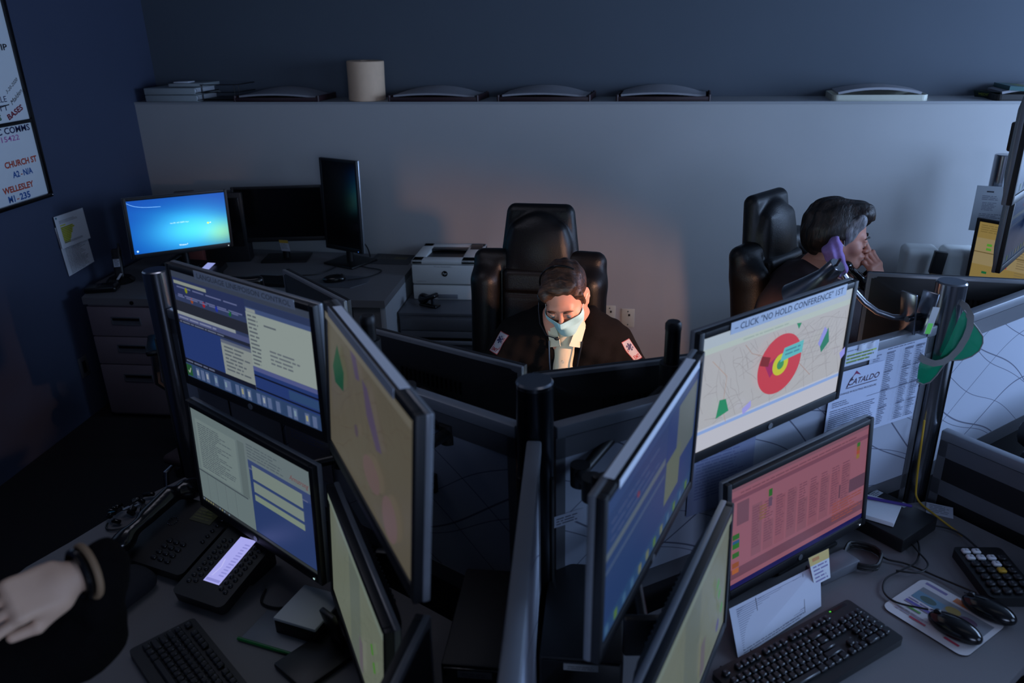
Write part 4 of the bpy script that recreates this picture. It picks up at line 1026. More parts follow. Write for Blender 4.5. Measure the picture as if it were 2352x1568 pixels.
# things on the back desk
def keyboard(loc, rz, label, rows=6, w=.45, d=.155, m='black', led=None, tilt=0.0, keys=True):
    t = thing('keyboard', label, 'keyboard', loc, rot=(tilt, 0, rz))
    mb = MB(); mb.prism(rrect(w, d, .010), 0, .018); mb.build('keyboard_body', M[m], t)
    if keys:
        k = MB(); u = .0187
        X0 = -w/2+.014; y = d/2-.022
        lay = [[(0, 1), (2, 1), (3, 1), (4, 1), (5, 1), (6.5, 1), (7.5, 1), (8.5, 1), (9.5, 1), (11, 1), (12, 1), (13, 1), (14, 1), (15.3, 1), (16.3, 1), (17.3, 1)],
               [(i, 1) for i in range(13)]+[(13, 2), (15.3, 1), (16.3, 1), (17.3, 1), (18.6, 1), (19.6, 1), (20.6, 1), (21.6, 1)],
               [(0, 1.5)]+[(1.5+i, 1) for i in range(12)]+[(13.5, 1.5), (15.3, 1), (16.3, 1), (17.3, 1), (18.6, 1), (19.6, 1), (20.6, 1), (21.6, 1)],
               [(0, 1.75)]+[(1.75+i, 1) for i in range(11)]+[(12.75, 2.25), (18.6, 1), (19.6, 1), (20.6, 1), (21.6, 1)],
               [(0, 2.25)]+[(2.25+i, 1) for i in range(10)]+[(12.25, 2.75), (16.3, 1), (18.6, 1), (19.6, 1), (20.6, 1), (21.6, 1)],
               [(0, 1.25), (1.25, 1.25), (2.5, 1.25), (3.75, 6.25), (10, 1.25), (11.25, 1.25), (12.5, 1.25), (13.75, 1.25), (15.3, 1), (16.3, 1), (17.3, 1), (18.6, 2), (20.6, 1), (21.6, 1)]]
        for r, row in enumerate(lay):
            yy = y-r*u-(.006 if r else 0)
            for (a, n_) in row:
                cx = X0+(a+n_/2)*u
                k.box((cx, yy, .0225), (n_*u-.003, u-.003, .009), .0025, seg=1)
        k.build('keycaps', M['key'], t)
        g = Card(w, d); rnd = random.Random(3)
        for r, row in enumerate(lay):
            yy = y-r*u-(.006 if r else 0)
            for (a, n_) in row:
                if n_ < 1.6: g.text(rnd.choice('QWERTYUIOPASDFGHJKLZXCVBNM1234567890'), X0+a*u+.006+w/2, yy+d/2-.001, .0042, (120, 122, 130))
        g.build('key_legends', PRINT, t, 'XY', (0, 0, .0272))
    MB().box((w/2-.045, d/2-.010, .0186), (.05, .008, .001)).build('status_strip', M['gloss'], t)
    if led:
        lc = Card(.005, .003, led); lc.build('status_led', SCREEN['bright'], t, 'XY', (w/2-.075, d/2-.009, .0192))
    return t
def mouse(loc, rz, label, m='gloss', s=1.0):
    t = thing('computer_mouse', label, 'mouse', loc, rz)
    sdf_obj('mouse_body', [ell((0, -.004*s, .012*s), (.030*s, .058*s, .024*s), k=.01), ('i', lambda P: -(P[..., 2]), None, None, 0)], .0025, M[m], t)
    MB().cyl((-.003, .036*s, .029*s), (.003, .036*s, .029*s), .008*s, n=16).build('scroll_wheel', M['shell'], t)
    b = MB(); b.box((0, .03*s, .0335*s), (.0012, .045*s, .002), 0, (R(-16), 0, 0)); b.build('button_seam', M['black'], t)
    return t
def cable(label, pts, r=.0025, m='cord', name='cable', group=None, n=6, smooth=True):
    P = [Vector(p) for p in pts]
    if smooth:
        Q = []
        for i in range(len(P)-1):
            p0, p1, p2, p3 = P[max(i-1, 0)], P[i], P[i+1], P[min(i+2, len(P)-1)]
            for k in range(6):
                t = k/6; Q.append(0.5*((2*p1)+(-p0+p2)*t+(2*p0-5*p1+4*p2-p3)*t*t+(-p0+3*p1-3*p2+p3)*t**3))
        P = Q+[P[-1]]
    o = MB().tube(P, r, n).build(name, M[m]); tag(o, label, 'cable', group); return o
keyboard((-1.85, 4.05, .742), R(-7), 'black keyboard on the back desk before the unlit monitor', w=.30, d=.14, keys=False)
MB_ = MB().prism([(-.12, -.1), (.10, -.1), (.16, .0), (.14, .11), (-.12, .11)], 0, .003)
tag(MB_.build('mouse_mat', M['metalcab'], None, loc=(-1.50, 4.09, .7405), rot=(0, 0, R(-5))), 'thin grey mouse mat on the back desk', 'mouse mat')
mouse((-1.53, 4.09, .744), R(-70), 'black mouse on the back desk mat', s=1.1)
cable('thin black cable running from the portrait monitor to the back keyboard', [(-1.60, 4.45, .745), (-1.64, 4.28, .745), (-1.70, 4.20, .745), (-1.85, 4.18, .745), (-1.95, 4.14, .745)], .003)
cable('mouse cable looping over the back desk to the portrait monitor', [(-1.46, 4.10, .75), (-1.36, 4.18, .745), (-1.32, 4.30, .745), (-1.43, 4.36, .745), (-1.56, 4.45, .745)], .003)
cable('cable hanging from the back of the portrait monitor', [(-1.60, 4.56, 1.05), (-1.57, 4.60, .9), (-1.50, 4.62, .80), (-1.47, 4.58, .745)], .004)
c = Card(.26, .22, (60, 62, 66)); c.lines(.03, .2, .19, 8, .012, (100, 96, 86), seed=4); c.rect(.14, .10, .22, .15, (96, 92, 70))
tag(c.build('desk_mat', PRINT, None, 'XY', (-1.32, 4.55, .742), (0, 0, R(-2)), .0018), 'dark printed mat on the back desk behind the printer', 'mat')
# cordless phone on its dock
t = thing('cordless_phone', 'black cordless phone standing in its dock at the left end of the desk', 'telephone', (-2.79, 4.03, .74), R(20))
MB().lathe([(0, 0), (.075, 0), (.078, .012), (.06, .03), (0, .036)], 32).build('dock', M['gloss'], t)
hb = sdf_obj('handset', [rbx((0, .015, .105), (.026, .014, .085), .012, rot=(R(-12), 0, 0)), cap((.018, .03, .18), (.018, .034, .215), .006)], .0035, M['black'], t)
c = Card(.034, .045, (170, 176, 188)); c.lines(.004, .03, .04, 5, .008, (90, 94, 104), seed=2); c.build('display_label', PRINT, hb, 'XZ', (0, -.008, .115), (R(-12), 0, 0), .0005)
t = thing('answering_machine', 'low black answering machine at the left end of the back desk', 'telephone base', (-2.80, 3.87, .74), R(15))
sdf_obj('machine_body', [rbx((0, 0, .016), (.085, .05, .016), .012), rbx((.03, .0, .030), (.04, .03, .006), .005)], .004, M['gloss'], t)
c = Card(.016, .045, (200, 204, 210)); c.build('paper_tag', PRINT, t, 'XY', (.07, .09, .05), (R(35), 0, R(-25)), .0005)
# desk phone before the blue screen
def desk_phone(loc, rz, label, lcd, lcd_level, w=.28, d=.22, handset='left', second=None, s=1.0, tilt=R(14)):
    t = thing('desk_telephone', label, 'telephone', loc, rot=(0, 0, rz))
    T4 = Matrix.Translation((0, 0, .012)) @ Matrix.Rotation(tilt, 4, 'X')
    b = MB(); b.prism(rrect(w, d, .018), 0, .030)
    b.xf(Matrix.Translation((0, 0, d/2*math.sin(tilt)+.004)) @ Matrix.Rotation(tilt, 4, 'X')); b.build('phone_body', M['black'], t)
    MB().box((0, d*.28, .03), (w*.8, d*.3, .05), .006).build('foot', M['black'], t)
    zt = d/2*math.sin(tilt)+.004+.030
    def face(mb, nm, m): mb.xf(Matrix.Translation((0, 0, zt)) @ Matrix.Rotation(tilt, 4, 'X')); return mb.build(nm, m, t)
    k = MB(); hx = -w/2+.055
    for i in range(4):
        for j in range(3): k.box((hx+.055+j*.022, -.015-i*.018, .003), (.016, .012, .006), .003, seg=1)
    for j in range(4): k.box((hx+.135, .05-j*.018, .003), (.014, .010, .006), .003, seg=1)
    face(k, 'keypad', M['key'])
    return t, zt, face
t, zt, face = desk_phone((-2.38, 4.10, .74), R(-8), 'black desk telephone with a small lit display before the blue screen', None, None, w=.34)
c = Card(.05, .07, (150, 160, 225)); c.build('display', SCREEN['bright'], t, 'XY', (.095, .02, zt+.018), (R(14), 0, 0), .001)
sdf_obj('handset', [cap((-.125, -.07, zt+.03), (-.125, .07, zt+.055), .018), ell((-.125, -.085, zt+.02), (.028, .028, .024), k=.02), ell((-.125, .09, zt+.05), (.028, .028, .028), k=.02)], .005, M['gloss'], t)
c = Card(.06, .075, (190, 196, 206)); c.rect(0, .055, .06, .075, (196, 160, 60)); c.lines(.005, .055, .05, 5, .008, (130, 134, 140), seed=2)
tag(c.build('sticky_note', PRINT, None, 'XZ', (-1.97, 4.475, .84), (R(12), 0, R(-8)), .0006), 'white note with a yellow top hanging under the unlit monitor', 'note')
t = thing('card_box', 'reddish brown block on top of the blue screen against the left corner', 'box', (-2.50, 4.36, .74), R(20))
MB().box((0, 0, .22), (.12, .10, .44), .006).build('box_body', M['brown'], t)
MB().box((0, 0, .446), (.11, .09, .012), .003).build('box_lid', M['maroon'], t)
t = thing('speaker_bar', 'dark flat case lying behind the blue log on screen', 'case', (-2.35, 4.48, .74), R(10))
MB().box((0, 0, .215), (.30, .10, .43), .01).build('case_body', M['shell'], t); MB().box((0, -.052, .25), (.26, .004, .3), .004).build('case_front', M['gloss'], t)

# wall outlets
for x, z, lab, w in ((.015, .42, 'left wall plate, half hidden behind the leather chair', .07), (.125, .405, 'wall plate with two screws right of the leather chair', .078)):
    t = thing('wall_plate', lab, 'wall plate', (x, wy(x), z), BANG, 'wall plates low on the back wall')
    MB().box((0, -.003, 0), (w, .006, .118), .003).build('plate', M['offwhite'], t)
    mb = MB(); mb.cyl((0, -.006, .042), (0, -.0075, .042), .004, n=10); mb.cyl((0, -.006, -.042), (0, -.0075, -.042), .004, n=10); mb.build('screw', M['steel'], t)
    MB().box((.008, -.007, .02), (.012, .003, .014), .002).build('jack', M['black'], t)
t = thing('wall_plate', 'small dark wall plate low on the left wall beside the drawers', 'wall plate', (XL, 3.80, .30), R(90))
MB().box((0, -.003, 0), (.075, .006, .12), .003).build('plate', M['metalcab'], t); MB().box((0, -.007, 0), (.03, .002, .07), .002).build('socket', M['shell'], t)

# ------------------------------------------------------------------ right desk
keyboard((.472, 1.437, .741), R(37), 'black full size keyboard on the right desk with a green light', led=(90, 230, 60), tilt=0.0)
c = Card(.17, .012); c.text('logitech', .01, .002, .005, (110, 112, 120), .03); 
c.build('maker_name', PRINT, bpy.data.objects.get('keyboard.001'), 'XY', (.165, .062, .0188))
c = Card(.207, .185); c.poly(rrect(.207, .185, .022, .1035, .0925), (196, 194, 196)); c.rect(.015, .165, .07, .175, (120, 110, 150)); c.rect(.09, .158, .165, .178, (190, 110, 60)); c.rect(.02, .095, .195, .15, (120, 124, 130))
c.rect(.02, .095, .09, .13, (96, 130, 150)); c.ell(.055, .112, .02, .012, (70, 90, 84)); c.ell(.11, .125, .018, .014, (150, 130, 60)); c.ell(.15, .12, .02, .012, (90, 70, 90)); c.lines(.02, .19, .086, 3, .009, (130, 120, 150), seed=3)
c.rect(.02, .07, .09, .078, (96, 84, 150)); c.rect(.10, .045, .15, .053, (90, 140, 70)); c.rect(.145, .02, .18, .027, (170, 60, 80)); c.rect(.03, .05, .07, .056, (90, 150, 60)); c.rect(.06, .02, .1, .026, (170, 50, 70)); c.lines(.02, .12, .036, 2, .008, (150, 140, 160), seed=9)
tag(c.build('mouse_pad', PRINTG, None, 'XY', (.822, 1.614, .7435), (0, 0, R(-49.5))), 'white picture printed mouse pad on the right desk', 'mouse pad')
MB().prism(rrect(.207, .185, .022), -.0028, -.0001).build('pad_base', M['black'], bpy.data.objects['mouse_pad'], smooth=False)
mouse((.822, 1.560, .745), R(47), 'black mouse on the printed mouse pad, nearer the keyboard', s=1.05)
mouse((.925, 1.630, .7455), R(50), 'black mouse with its tail on the pad beside the number pad', s=1.05)
t = thing('number_keypad', 'black numeric keypad with pale keys at the right edge of the desk', 'keypad', (1.000, 1.765, .74), R(4))
mb = MB(); mb.prism(rrect(.125, .20, .012), 0, .026); mb.build('keypad_body', M['black'], t)
rows = 7
for j in range(rows):
    for i in range(4):
        x, y = -.040+i*.0265, .075-j*.0255
        pale = (j in (0, 1) and i in (0, 1)) or (j == 1 and i == 2) or (j == 2 and i == 2)
        if j == 0 and i > 1: continue
        m = 'paper' if pale else ('yellow' if (j == 3 and i == 2) else 'key')
        kk = MB().box((x, y, .031), (.020, .018, .010), .003, seg=1).build('key', M[m], t)
        g = Card(.012, .010); g.text('789/456*123-0.+E=%CM#@$&?!'[(j*4+i) % 26], .003, .002, .006, (40, 40, 44) if pale else (120, 122, 128)); g.build('key_legend', PRINT, kk, 'XY', (x, y, .0365))
MB().box((1.13, 1.73, .765), (.10, .12, .05), .012).build('black_pouch', M['shell'], None)
tag(bpy.data.objects['black_pouch'], 'small black pouch beside the number pad at the frame edge', 'pouch')
cable('long black mouse cable looped between the pad and the desk phone box', [(.925, 1.69, .755), (.871, 1.745, .747), (.80, 1.80, .747), (.75, 1.82, .747), (.72, 1.88, .747)])
cable('black cable curling down to the nearer mouse', [(.857, 1.972, .75), (.859, 1.892, .747), (.828, 1.815, .747), (.777, 1.774, .747), (.727, 1.735, .747), (.706, 1.684, .747), (.726, 1.646, .747), (.785, 1.612, .76)])
cable('black cable from the number pad arching over the desk', [(1.00, 1.865, .76), (.979, 1.955, .75), (.913, 1.981, .748), (.837, 1.945, .748), (.842, 1.861, .751), (.85, 1.799, .752), (.815, 1.761, .752), (.76, 1.765, .752)])
pts = [(.690+.048*math.cos(a)+.006*math.sin(3*a), 1.815+.052*math.sin(a), .746+.0035*(a/(2*PI))) for a in np.linspace(0, 2*PI*5, 80)]
cable('thick coil of black cable on the right desk behind the note sheet', pts, .0042, smooth=False, name='cable_coil')
cable('yellow network cable running down behind the right desk', [(.915, 2.135, 1.0), (.925, 2.13, .80), (.930, 2.11, .748), (.951, 2.039, .747), (.979, 1.966, .747), (.99, 1.94, .747)], .003, 'yellow')
cable('short black cable at the bottom of the picture under the printed sheet', [(.272, 1.397, .745), (.301, 1.368, .745), (.345, 1.385, .745), (.350, 1.44, .745), (.33, 1.47, .745)])
c = Card(.07, .06, (176, 180, 190)); c.lines(.008, .064, .05, 5, .009, (120, 124, 134), seed=6)
tag(c.build('note_card', PRINT, None, 'XY', (.978, 2.07, .7415), (0, 0, R(-20)), .0006), 'small white note card on the desk by the right post foot', 'note')
t = thing('docking_box', 'black box with a note cube on it beside the right post foot', 'desk caddy', (.800, 1.985, .74), R(42))
MB().box((0, 0, .022), (.175, .20, .044), .006).build('box_body', M['black'], t)
c = Card(.04, .022, (190, 196, 204)); c.lines(.004, .036, .017, 3, .006, (110, 114, 120), seed=2); c.build('asset_label', PRINT, t, 'XY', (.058, .07, .0446))
c = Card(.025, .018, (170, 176, 184)); c.build('asset_label', PRINT, t, 'XY', (.066, -.01, .0446))
t2 = thing('note_pad', 'white note pad on the black box at the right post foot', 'note pad', (.765, 1.985, .785), R(62))
MB().box((0, 0, .007), (.11, .12, .013), .001).build('paper_block', M['paper'], t2)
pen = MB().cyl((.735, 2.03, .803), (.865, 1.99, .803), .0045, .0042, 10)
tag(pen.build('pen', mat('purple_pen_plastic', (60, 40, 120), .3)), 'dark purple pen lying across the white note pad', 'pen')
# printed sheet folded out under the pink monitor
def quad_sheet(name, label, q, w, h, draw, base, cat='paper', sag=.004):
    q = [Vector(p) for p in q]           # TL, TR, BR, BL
    c = Card(w, h, base); draw(c)
    def b(p):
        u, v = p.x/w+.5, p.z/h+.5
        top = q[0].lerp(q[1], u); bot = q[3].lerp(q[2], u)
        r = bot.lerp(top, v); n = (q[1]-q[0]).cross(q[3]-q[0]).normalized()
        return r-n*(-p.y)*1.0+Vector((0, 0, .0))
    o = c.build(name, PRINT, None, 'XZ', (0, 0, 0), None, 0, b)
    bx = MB(); n = (q[1]-q[0]).cross(q[3]-q[0]).normalized()
    if n.z > 0: n = -n
    vs = [bx.b.verts.new(p+n*k) for k in (.0002, .0010) for p in q]
    for f in ((0, 1, 2, 3), (7, 6, 5, 4), (0, 4, 5, 1), (1, 5, 6, 2), (2, 6, 7, 3), (3, 7, 4, 0)): bx.b.faces.new([vs[i] for i in f])
    bx.build('sheet_back', M['paper'], o, smooth=False)
    return tag(o, label, cat)
def doc_table(c):
    for x in (.02, .09, .16, .21): c.lines(x, x+.055, c.h-.012, 17, .0058, (128, 132, 150), seed=int(x*100), ragged=.5)
    for k in range(20): c.rect(.02, c.h-.012-k*.0055, .24, c.h-.0105-k*.0055, (128, 132, 152), False)
    c.rect(.083, .02, .085, c.h-.006, (90, 92, 104)); c.rect(.245, .01, .247, c.h-.006, (110, 110, 120)); c.lines(.02, .25, .012, 2, .006, (110, 114, 130), seed=7, ragged=.1)
quad_sheet('printed_sheet', 'white sheet of printed columns sloping from under the pink monitor', [(.306, 1.540, .785), (.560, 1.735, .785), (.540, 1.618, .745), (.314, 1.421, .745)], .31, .13, doc_table, (186, 192, 206))
def doc_note(c): c.rect(0, c.h*.68, c.w, c.h, (200, 170, 90)); c.rect(c.w*.15, c.h*.8, c.w*.5, c.h*.92, (190, 120, 50)); c.lines(.008, c.w-.006, c.h*.6, 5, .010, (120, 110, 150), seed=4)
quad_sheet('note_card', 'small note with a yellow heading hanging under the pink monitor', [(.522, 1.712, .815), (.582, 1.757, .815), (.580, 1.704, .765), (.533, 1.668, .765)], .07, .08, doc_note, (196, 198, 204), 'note')
t = thing('power_adapter', 'flat grey power adapter behind the printed sheet on the right desk', 'adapter', (.60, 1.76, .74), R(35))
MB().box((0, 0, .015), (.14, .06, .03), .006).build('adapter_body', M['metalcab'], t); c = Card(.03, .016, (180, 184, 190)); c.build('rating_label', PRINT, t, 'XY', (-.045, 0, .0302))

# papers pinned on the right partition (camera side)
nR = Vector((d_.y, -d_.x)); 
def on_arm(x, off=.026):
    off -= .0135
    s = (x-PC.x)/d_.x; p = PC+d_*s+nR*off; return p.x, p.y
def arm_paper(label, x0, x1, z0, z1, draw, base, off, name='pinned_sheet', roll=0):
    ax, ay = on_arm(x0, off); bx, by = on_arm(x1, off)
    w = math.hypot(bx-ax, by-ay); c = Card(w, z1-z0, base); draw(c)
    return tag(c.build(name, PRINT, None, 'XZ', ((ax+bx)/2, (ay+by)/2, (z0+z1)/2), (0, roll, ang), .0006), label, 'paper')
def doc_cols(c):
    c.lines(c.w*.3, c.w*.8, c.h-.012, 1, .006, (80, 84, 104), seed=21)
    for i, x in enumerate((.06, .30, .62, .82)):
        for k in range(4): c.lines(c.w*x, c.w*(x+.14), c.h*(.9-.22*k), 9, .0058, (104, 108, 128), seed=i*7+k, ragged=.5); c.rect(c.w*x, c.h*(.91-.22*k), c.w*(x+.14), c.h*(.92-.22*k), (90, 94, 116))
    c.rect(c.w*.03, c.h*.46, c.w*.97, c.h*.465, (110, 112, 130)); c.rect(c.w*.56, c.h*.04, c.w*.565, c.h*.94, (140, 144, 160))
arm_paper('tall sheet of small printed columns on the partition left of the right post', .69, .875, 1.01, 1.262, doc_cols, (176, 184, 204), .028)
def doc_cataldo(c):
    w, h = c.w, c.h
    c.text('CATALDO', w*.32, h*.80, h*.07, (60, 30, 60), w*.60, shear=.35, bold=.02); c.poly([(w*.30, h*.78), (w*.36, h*.88), (w*.42, h*.92), (w*.40, h*.86), (w*.35, h*.84), (w*.33, h*.78)], (60, 30, 60))
    c.poly([(w*.40, h*.90), (w*.46, h*.97), (w*.56, h*.90), (w*.46, h*.93)], (130, 30, 80)); c.rect(w*.30, h*.765, w*.90, h*.775, (60, 30, 60))
    c.text('CHANGE IN ROUTING PROCEDURE', w*.20, h*.70, h*.024, (50, 44, 70), w*.70); c.lines(w*.08, w*.5, h*.62, 3, .006, (110, 114, 136), seed=2, ragged=.4)
    c.lines(w*.06, w*.94, h*.52, 16, .0062, (104, 110, 134), seed=8, ragged=.15)
arm_paper('white letter with a slanted dark logo heading pinned to the partition', .575, .738, .99, 1.222, doc_cataldo, (190, 198, 220), .031)
def doc_hl(c):
    c.lines(.01, c.w*.9, c.h*.78, 1, .006, (120, 124, 140), seed=1)
    for k in range(3): c.rect(.01, c.h*(.5-.17*k), c.w*(.95-.12*k), c.h*(.58-.17*k), (176, 200, 84))
    c.lines(.012, c.w*.9, c.h*.53, 3, .0095, (110, 130, 80), seed=3)
arm_paper('small note with green highlighted lines taped high on the partition', .600, .705, 1.238, 1.292, doc_hl, (196, 204, 220), .034)
mb = MB(); a = on_arm(.64, .036); b = on_arm(.69, .036); mb.grid(lambda u, v: (a[0]+(b[0]-a[0])*u, a[1]+(b[1]-a[1])*u-.002*math.sin(9*u), 1.275+.016*v+.002*math.sin(14*u)), 10, 3, .0006)
tag(mb.build('clear_tape', mat('glossy_clear_tape', (200, 205, 215), .08)), 'strip of shiny clear tape holding the highlighted note', 'tape')
def doc_plain(c): c.lines(.02, c.w-.02, c.h*.86, 14, .009, (96, 104, 140), seed=5, ragged=.3)
arm_paper('bluish typed sheet on the partition between the street map and pink monitors', .20, .372, .93, 1.118, doc_plain, (120, 128, 156), .03)
# papers on the left partition
dL = (PL-PC).normalized(); nL = Vector((-dL.y, dL.x)); nL = nL if nL.y < 0 else -nL
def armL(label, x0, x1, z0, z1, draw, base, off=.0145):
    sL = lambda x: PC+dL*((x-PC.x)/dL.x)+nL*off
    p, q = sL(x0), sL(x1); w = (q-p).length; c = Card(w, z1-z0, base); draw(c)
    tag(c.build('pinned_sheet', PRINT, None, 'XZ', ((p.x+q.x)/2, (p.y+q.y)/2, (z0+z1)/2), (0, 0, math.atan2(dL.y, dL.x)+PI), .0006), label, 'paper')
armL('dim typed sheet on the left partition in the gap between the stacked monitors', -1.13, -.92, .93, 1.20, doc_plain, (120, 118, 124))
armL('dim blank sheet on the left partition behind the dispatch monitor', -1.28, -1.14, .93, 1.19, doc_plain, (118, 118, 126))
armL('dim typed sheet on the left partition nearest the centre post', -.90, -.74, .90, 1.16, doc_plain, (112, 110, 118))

# ------------------------------------------------------------------ left desk
# large black operator telephone with handset, display unit and lit call display
t = thing('operator_telephone', 'large black operator telephone on the left desk', 'telephone', (-1.165, 1.695, .74), R(-17))
T = Matrix.Rotation(R(13), 4, 'X')
def phx(mb, z=0.0): return mb.xf(Matrix.Translation((0, 0, .032+z)) @ T)
phx(MB().prism(rrect(.24, .235, .016), 0, .030)).build('phone_body', M['black'], t)
MB().box((0, .05, .028), (.2, .1, .05), .006).build('foot', M['black'], t)
k = MB()
for i in range(4):
    for j in range(3): k.box((.0+j*.024, -.030-i*.020, .033), (.017, .013, .006), .003, seg=1)
phx(k).build('keypad', M['key'], t)
k = MB()
for j in range(5): k.box((.095, .075-j*.02, .033), (.012, .010, .006), .003, seg=1)
phx(k).build('function_key_row', M['key'], t)
c = Card(.075, .050, (22, 24, 14)); c.lines(.006, .07, .042, 4, .01, (34, 38, 20), seed=3)
dsp = c.build('display', SCREEN['mid'], t, 'XY', (.035, .066, .0795), (R(13), 0, 0), .001)
rg = MB()
for k_ in range(12): a = 2*PI*k_/12; rg.ball((-.045+.014*math.cos(a), .03+.014*math.sin(a), .032), .0022, n=8)
phx(rg).build('speaker_grille', M['darksteel'], t)
sdf_obj('handset', [cap((-.093, -.085, .085), (-.070, .10, .125), .019), cap((-.096, -.02, .100), (-.085, .06, .128), .020), ell((-.094, -.105, .072), (.032, .034, .026), k=.02), ell((-.064, .120, .112), (.032, .036, .030), k=.02), cap((-.06, .14, .105), (-.05, .150, .100), .018)], .005, M['gloss'], t)
t = thing('call_display_unit', 'black call display unit with a bright lilac screen beside the operator telephone', 'telephone', (-.965, 1.575, .74), R(-17))
MB().prism(rrect(.165, .235, .016), 0, .030).xf(Matrix.Translation((0, 0, .034)) @ T).build('unit_body', M['black'], t)
MB().box((0, .05, .03), (.14, .1, .05), .006).build('foot', M['black'], t)
c = Card(.052, .150, (168, 168, 238)); c.lines(.030, .048, .13, 12, .0095, (140, 140, 214), seed=3, ragged=.2); c.line([(.012, .02), (.018, .05), (.010, .075)], .003, (190, 190, 245)); c.rect(.004, .004, .048, .012, (140, 140, 210))
c.build('lit_display', SCREEN['bright'], t, 'XY', (.002, .006, .0665), (R(13), 0, 0), .001)
for s in (-1, 1):
    k = MB()
    for j in range(8):
        for i in range(2): k.ball((s*(.042+i*.018), .068-j*.0195-(i*.006), .032), .0068, (1, 1, .5), 10)
    k.xf(Matrix.Translation((0, 0, .034)) @ T).build('button_row', M['key'], t)
# curly cord
cc = [(-1.305, 1.675), (-1.335, 1.655), (-1.338, 1.615), (-1.335, 1.58), (-1.33, 1.54), (-1.335, 1.505), (-1.34, 1.47)]
path = []
N = 260
for i in range(N):
    u = i/(N-1)*(len(cc)-1); a = int(min(u, len(cc)-2)); f = u-a
    x, y = cc[a][0]+(cc[a+1][0]-cc[a][0])*f, cc[a][1]+(cc[a+1][1]-cc[a][1])*f
    ph = 2*PI*i/N*13; path.append((x+.011*math.cos(ph), y+.004*math.cos(ph), .753+.010*math.sin(ph)))
cable('coiled black handset cord on the left desk', path, .0022, smooth=False, name='coiled_cord', n=5)
keyboard((-.865, 1.215, .741), R(-40), 'black keyboard on the left desk at the bottom of the picture')
t = thing('white_box', 'small white box device on the left desk under the form monitor', 'box', (-.700, 1.450, .74), R(-15))
MB().box((0, 0, .0205), (.118, .125, .041), .003).build('box_side', M['black'], t); MB().box((0, 0, .045), (.12, .127, .009), .003).build('box_top', M['white'], t)
t = thing('plastic_sleeve', 'clear plastic sleeve with a green closing edge by the white box', 'plastic sleeve', (-.745, 1.385, .741), R(-14))
MB().box((0, .02, .002), (.20, .10, .003), .001).build('sleeve_sheet', M['rail'], t); MB().cyl((-.105, -.036, .004), (.105, -.036, .004), .0045, n=10).build('green_edge', M['glowgreen'], t)
t = thing('cable_tie_bundle', 'bundle of black plugs and cables at the back of the left desk', 'cable bundle', (-1.41, 1.86, .74), R(60))
mb = MB(); rnd = random.Random(5)
for k in range(14): mb.box((rnd.uniform(-.07, .07), rnd.uniform(-.03, .03), rnd.uniform(.010, .03)), (.026, .014, .012), .003, (rnd.uniform(-.5, .5), rnd.uniform(-.5, .5), rnd.uniform(0, 3)), 1)
mb.build('plug_cluster', M['gloss'], t)
mb = MB(); mb.tube([(.08*math.cos(a)-.02, .045*math.sin(a)-.03, .006) for a in np.linspace(2.5, 6.2, 20)], .003, 6); mb.build('cable_loop', M['cord'], t)
mb = MB(); mb.box((-.03, -.02, .034), (.02, .01, .004)); mb.box((.0, -.025, .03), (.014, .009, .004)); mb.build('silver_contact', M['silver'], t)
cable('black cable curving behind the form monitor onto the left desk', [(-1.20, 1.95, .80), (-1.27, 1.97, .76), (-1.30, 1.93, .747), (-1.29, 1.88, .747), (-1.25, 1.83, .75)], .004)
cable('thin black cable loop left of the white box', [(-.86, 1.55, .745), (-.85, 1.50, .745), (-.80, 1.485, .745), (-.76, 1.51, .745), (-.76, 1.56, .745)], .003)
t = thing('soft_pouch', 'dark soft pouch with grey letters lying by the curly cord', 'pouch', (-1.215, 1.47, .74), R(-20))
sdf_obj('pouch_body', [rbx((0, 0, .024), (.048, .09, .022), .02, rot=(0, 0, .1)), ell((-.02, .05, .028), (.05, .045, .026), k=.03)], .006, M['trousers'], t)
c = Card(.06, .03); c.text('aq', .005, .006, .016, (110, 110, 116), .035, bold=.02); c.build('pouch_letters', PRINT, t, 'XY', (.01, -.03, .0475), (0, 0, R(10)))
t = thing('tablet_stand', 'black tilted foot of the pale map monitor on the left desk', 'stand', (-.64, 1.33, .74), R(-35))
MB().box((0, 0, .008), (.12, .16, .014), .005).build('stand_base', M['black'], t); MB().box((0, .05, .06), (.05, .014, .11), .004, (R(12), 0, 0)).build('stand_neck', M['black'], t)

